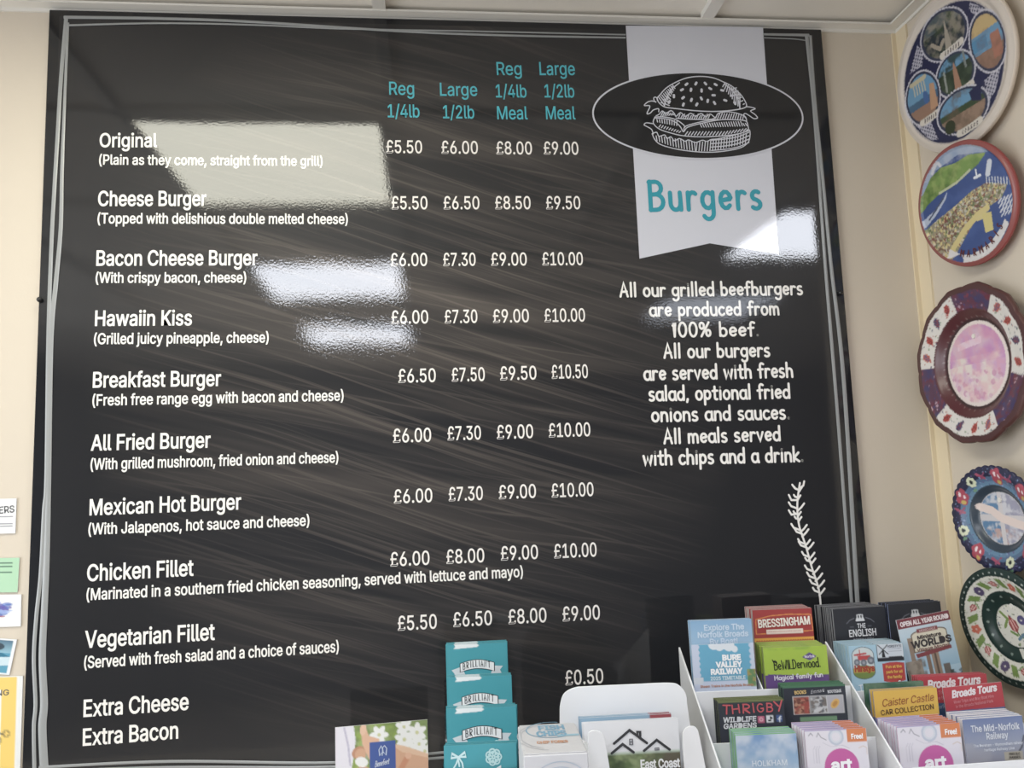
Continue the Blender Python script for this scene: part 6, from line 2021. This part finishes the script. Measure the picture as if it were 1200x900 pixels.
# ================================================================== chip fork box
F0 = [on_back(613.5, 886, 0.92 - 1.4), on_back(688.8, 881.8, 0.92 - 1.4)]
zt = (F0[0].z + F0[1].z) / 2
fw = (F0[1] - F0[0]).length
bx = empty('chip_fork_box', Matrix.Translation(((F0[0].x + F0[1].x) / 2, F0[0].y, CT)) @ Matrix.Rotation(-math.radians(3), 4, 'Z'))
tag(bx, 'white printed card box of chip forks standing beside the teal leaflet tower', 'box')
BOXW = mat('box_card', rgb(192, 192, 196), .5, vary=.03, vscale=30)
hb = zt - CT
carton = MB().box(-fw / 2, fw / 2, 0, .108, 0, hb).build('carton', BOXW, bx, bevel=.0012)
lid = MB().box(-fw / 2 + .002, fw / 2 - .002, .0015, .1075, hb + .0002, hb + .0012).build('lid_flap', BOXW, bx, bevel=.0004)


def top_m(u, v, rot=0):      # u,v on the lid
    return Matrix.Translation((u, v, hb + .0016)) @ Matrix.Rotation(math.radians(rot), 4, 'Z') @ Matrix.Rotation(-math.pi / 2, 4, 'X')


BLU = ink(120, 170, 200)
for s_, u, v, wd, cp in (('FISH', -.012, .083, .032, .017), ('CHIPS', -.016, .06, .036, .018)):
    link('logo_lettering', lettering_mesh('logo_lettering', s_, wd, cp, .05), lid, [BLU], top_m(u, v))
link('logo_outline', strokes_mesh('logo_outline', [arc(.003, .083, .03, .03, 70, 300, 30)], .0014), lid, [BLU], top_m(0, 0) @ Matrix.Translation((0, 0, 0)))
MB().add([(.008, .056, hb + .0016), (.034, .056, hb + .0016), (.034, .063, hb + .0016), (.008, .063, hb + .0016)], [(0, 1, 2, 3)]).build('logo_bar', ink(150, 190, 210), lid)
link('product_lettering', lettering_mesh('product_lettering', 'CHIP FORKS', .036, .009, .04), lid, [ink(206, 150, 116)], top_m(-.018, .033))
link('lid_ring_print', strokes_mesh('lid_ring_print', [arc(0, .06, .039, .05, 100, 260, 30), arc(0, .06, .035, .045, 110, 250, 30)], .0008), lid, [ink(176, 180, 190)], top_m(0, 0))
fm = Matrix.Translation((0, -.0006, 0))
for r_ in (.036, .030, .024):
    link('front_ring_print', strokes_mesh('front_ring_print', [arc(.004, hb - .042, r_, r_ * .95, 10, 170, 30)], .001), carton, [ink(170, 184, 200)], fm)
link('front_logo', strokes_mesh('front_logo', [arc(.004, hb - .042, .016, .014, 20, 160, 20)], .006), carton, [ink(120, 176, 206)], fm)

# ================================================================== white leaflet holder
hd = empty('leaflet_holder', Matrix.Translation((.27, -.22, CT)))
tag(hd, 'white card leaflet holder with a rounded back, left of the leaflet racks', 'leaflet holder')
HO = Vector((.27, -.22, CT))


def px_panel(name, pts, d, yaw, thick, bottom, material, lean=0.0, y_off=0.0):
    """panel whose front outline is given in photo pixels on an upright plane; pts run left -> right over the top"""
    n0 = Vector((math.sin(yaw), math.cos(yaw), 0))
    p0 = on_back(pts[0][0], pts[0][1], d - 1.4)
    P = [on_plane(q[0], q[1], p0, n0) for q in pts]
    P = P + [Vector((P[-1].x, P[-1].y, bottom)), Vector((P[0].x, P[0].y, bottom))]
    P = P[::-1]
    MB().prism([q - HO for q in P], n0 * thick).build(name, material, hd, bevel=.0006)


yh = math.radians(4)
back = spline([(656, 870), (656, 840), (656.5, 826), (661, 813), (673, 806), (690, 804.3), (740, 802), (784, 800.3), (797, 804), (804, 814), (806, 830), (812, 870)], 5)
px_panel('back_panel', back, 1.165, yh, .0025, CT, CARD_WHITE)
lipl = spline([(689, 862), (690, 858.5), (694, 856.3), (701, 856.5), (706, 860), (709, 868), (712, 885), (714.5, 900)], 4)
px_panel('front_lip', [(688.5, 900)] + lipl, 1.068, yh, .0022, CT, CARD_WHITE)
lipr = spline([(802, 900), (800.5, 880), (800, 862), (802.5, 854.5), (809, 851), (816, 853), (820, 864), (828, 905)], 4)
px_panel('front_lip', lipr, 1.068, yh, .0022, CT, CARD_WHITE)
px_panel('pocket_front', [(690, 935), (760, 933), (829, 930)], 1.067, yh, .0022, CT, CARD_WHITE)
for pxa, pxb in (((688.8, 872), (656.3, 852)), ((827, 905), (812, 872))):
    a, b = on_back(*pxa, 1.069 - 1.4), on_back(*pxb, 1.165 - 1.4)
    P = [Vector((a.x, a.y, CT)), Vector((b.x, b.y, CT)), b, a]
    MB().prism([q - HO for q in P], (.002, 0, 0)).build('side_panel', CARD_WHITE, hd)
MB().prism([Vector(q) - HO for q in ((.196, -.325, CT), (.365, -.337, CT), (.362, -.242, CT), (.196, -.236, CT))], (0, 0, .006)).build('holder_floor', CARD_WHITE, hd)


def cov_est(c, S):
    c.rect(0, 0, S, 200, rgb(232, 233, 238))
    yt = .318 * S
    c.rect(0, yt - .012 * S, S, 200, rgb(190, 206, 190))
    m = c.y > yt + .01 * S
    c.put(m, rgb(96, 118, 70))
    c.clouds(m, rgb(150, 166, 116), 10, .9, 2).clouds(m, rgb(52, 70, 40), 8, .9, 3)
    c.clouds(m & (c.x < .18 * S), rgb(186, 206, 214), 9, .8, 5)
    c.clouds(m & (c.x > .6 * S), rgb(96, 84, 70), 20, .9, 6)
    c.speckle(m & (c.y > .42 * S) & (c.x > .3 * S), [rgb(120, 100, 80), rgb(160, 156, 140), rgb(70, 60, 48)], 40, 3, 4)


def dec_est(D):
    bk = ink(48, 50, 56)
    D.lines('house_drawing', [[(.31, .215), (.48, .09), (.655, .225)], [(.62, .3), (.76, .2), (.89, .3)], [(.28, .31), (.40, .225), (.51, .31)]], .026, bk, -.0011)
    D.lines('house_drawing', [[(.56, .14), (.56, .11), (.59, .11), (.59, .165)]], .022, bk, -.0011)
    D.lines('window_drawing', [[(.475, .18), (.475, .235), (.505, .235), (.505, .18), (.475, .18)], [(.475, .207), (.505, .207)]], .011, ink(110, 112, 120), -.0011)
    D.lines('window_drawing', [[(.735, .28), (.78, .28), (.78, .298), (.735, .298), (.735, .28)]], .009, ink(110, 112, 120), -.0011)
    D.text('title_lettering', 'East Coast', .575, .475, 1.02 - .03, .085, INK_WHITE, .05)


leaflet('front white leaflet with a house outline above a woodland photo, in the white holder', (683.6, 847.3), (794.5, 842.2), 1.115, CT + .0065, ink(226, 228, 232), cov_est, dec_est, 4, n=1, pitch=.004,
        group='white house leaflets', back_label='white house leaflet directly behind the front one in the white holder')


def cov_blue(c, S):
    c.rect(0, 0, S, 200, rgb(140, 176, 204)).grad(rgb(150, 184, 208), rgb(110, 150, 186), 0, .2 * S)
    c.rect(.76 * S, 0, S, 200, rgb(160, 62, 72))


leaflet('blue booklet with a red corner behind the white house leaflet', (679.3, 841.5), (786.5, 836.5), 1.138, CT + .0065, ink(120, 160, 196), cov_blue, None, 4, n=2, pitch=.004,
        group='blue booklets with a red corner', back_label='blue booklet with a red corner behind the first blue one', cat='booklet', name='booklet')


# ================================================================== foot care card
def cov_foot(c, S):
    c.rect(0, 0, S, 200, rgb(128, 150, 84))
    c.clouds(np.ones(c.x.shape, bool), rgb(206, 214, 190), 16, .9, 2).clouds(np.ones(c.x.shape, bool), rgb(150, 176, 60), 12, .8, 3).clouds(np.ones(c.x.shape, bool), rgb(84, 104, 66), 9, .5, 5)
    WHT = rgb(236, 236, 234)
    for cx, cy, r_ in ((.47, .12, .085), (.74, .06, .08), (.74, .19, .09), (.88, .13, .09), (.9, .25, .08), (.79, .29, .08), (.96, .33, .08)):
        for k in range(6):
            t = k * 2 * math.pi / 6 + cx * 9
            c.ell((cx + .6 * r_ * math.cos(t)) * S, (cy + .6 * r_ * math.sin(t)) * S, r_ * .6 * S, r_ * .34 * S, WHT, math.degrees(t))
        c.ell(cx * S, cy * S, r_ * .22 * S, r_ * .22 * S, rgb(206, 206, 150))
    SK, SK2 = rgb(214, 164, 130), rgb(196, 140, 106)
    c.poly([(0, 0), (.2, 0), (.22, .16), (.19, .36), (.14, .5), (0, .52)][0:0] or [(0, 0), (.2 * S, 0), (.22 * S, .16 * S), (.19 * S, .36 * S), (.14 * S, .6 * S), (0, .6 * S)], rgb(230, 226, 236))
    c.line([(.1 * S, .02 * S), (.14 * S, .2 * S), (.16 * S, .4 * S)], .02 * S, rgb(190, 184, 206))
    c.ell(.25 * S, .28 * S, .075 * S, .06 * S, SK2, -25)
    c.ell(.27 * S, .3 * S, .06 * S, .06 * S, SK, 0)
    c.poly([(.27 * S, .02 * S), (.32 * S, .0), (.36 * S, .12 * S), (.47 * S, .16 * S), (.47 * S, .4 * S), (.36 * S, .36 * S), (.29 * S, .2 * S)], rgb(226, 178, 146))
    c.ell(.3 * S, .05 * S, .035 * S, .06 * S, rgb(232, 190, 160), 10)
    c.poly([(.55 * S, .2 * S), (.75 * S, .26 * S), (S, .36 * S), (S, .62 * S), (.55 * S, .58 * S)], SK)
    c.poly([(.55 * S, .2 * S), (.75 * S, .26 * S), (S, .36 * S), (S, .4 * S), (.72 * S, .32 * S)], rgb(228, 188, 156))
    c.poly([(.14 * S, .46 * S), (.3 * S, .42 * S), (.48 * S, .5 * S), (.48 * S, .7 * S), (.1 * S, .7 * S)], SK)
    c.line([(.69 * S, .5 * S), (.78 * S, .36 * S)], .06 * S, rgb(206, 140, 104))
    c.ell(.78 * S, .36 * S, .034 * S, .034 * S, rgb(226, 176, 146))
    c.ell(.28 * S, .38 * S, .07 * S, .05 * S, WHT, 20)
    c.rect(.365 * S, .19 * S, .645 * S, .53 * S, rgb(52, 84, 160))
    c.line([(.44 * S, .485 * S), (.58 * S, .48 * S)], .006 * S, rgb(150, 166, 206))


def dec_foot(D):
    D.lines('emblem_drawing', [[(.5, .3), (.475, .33), (.465, .27), (.49, .23), (.505, .27), (.5, .33)], [(.515, .3), (.54, .33), (.55, .26), (.525, .23), (.505, .25), (.51, .3)]], .01, ink(186, 200, 226), -.001)
    D.text('title_lettering', 'Benefeet', .42, .445, .585, .06, ink(206, 214, 232), pen=.1, slant=.3, rot=9)


fc = leaflet('foot massage photo card with a blue square, standing before the board at lower left', (392.8, 852.6), (500.8, 843.2), 1.285, CT, ink(230, 230, 230), cov_foot, dec_foot, -4, n=0, cat='card', name='display_card', t=.0015, cover_h=1.26)
MB().prism([(-.02, .0016, .12), (.02, .0016, .12), (.02, .0016, .11), (-.02, .0016, .11)], (0, .006, -.001)).add([(-.02, .004, .118), (.02, .004, .118), (.02, .055, .002), (-.02, .055, .002)], [(0, 1, 2, 3)]).build('strut', CARD_WHITE, fc)
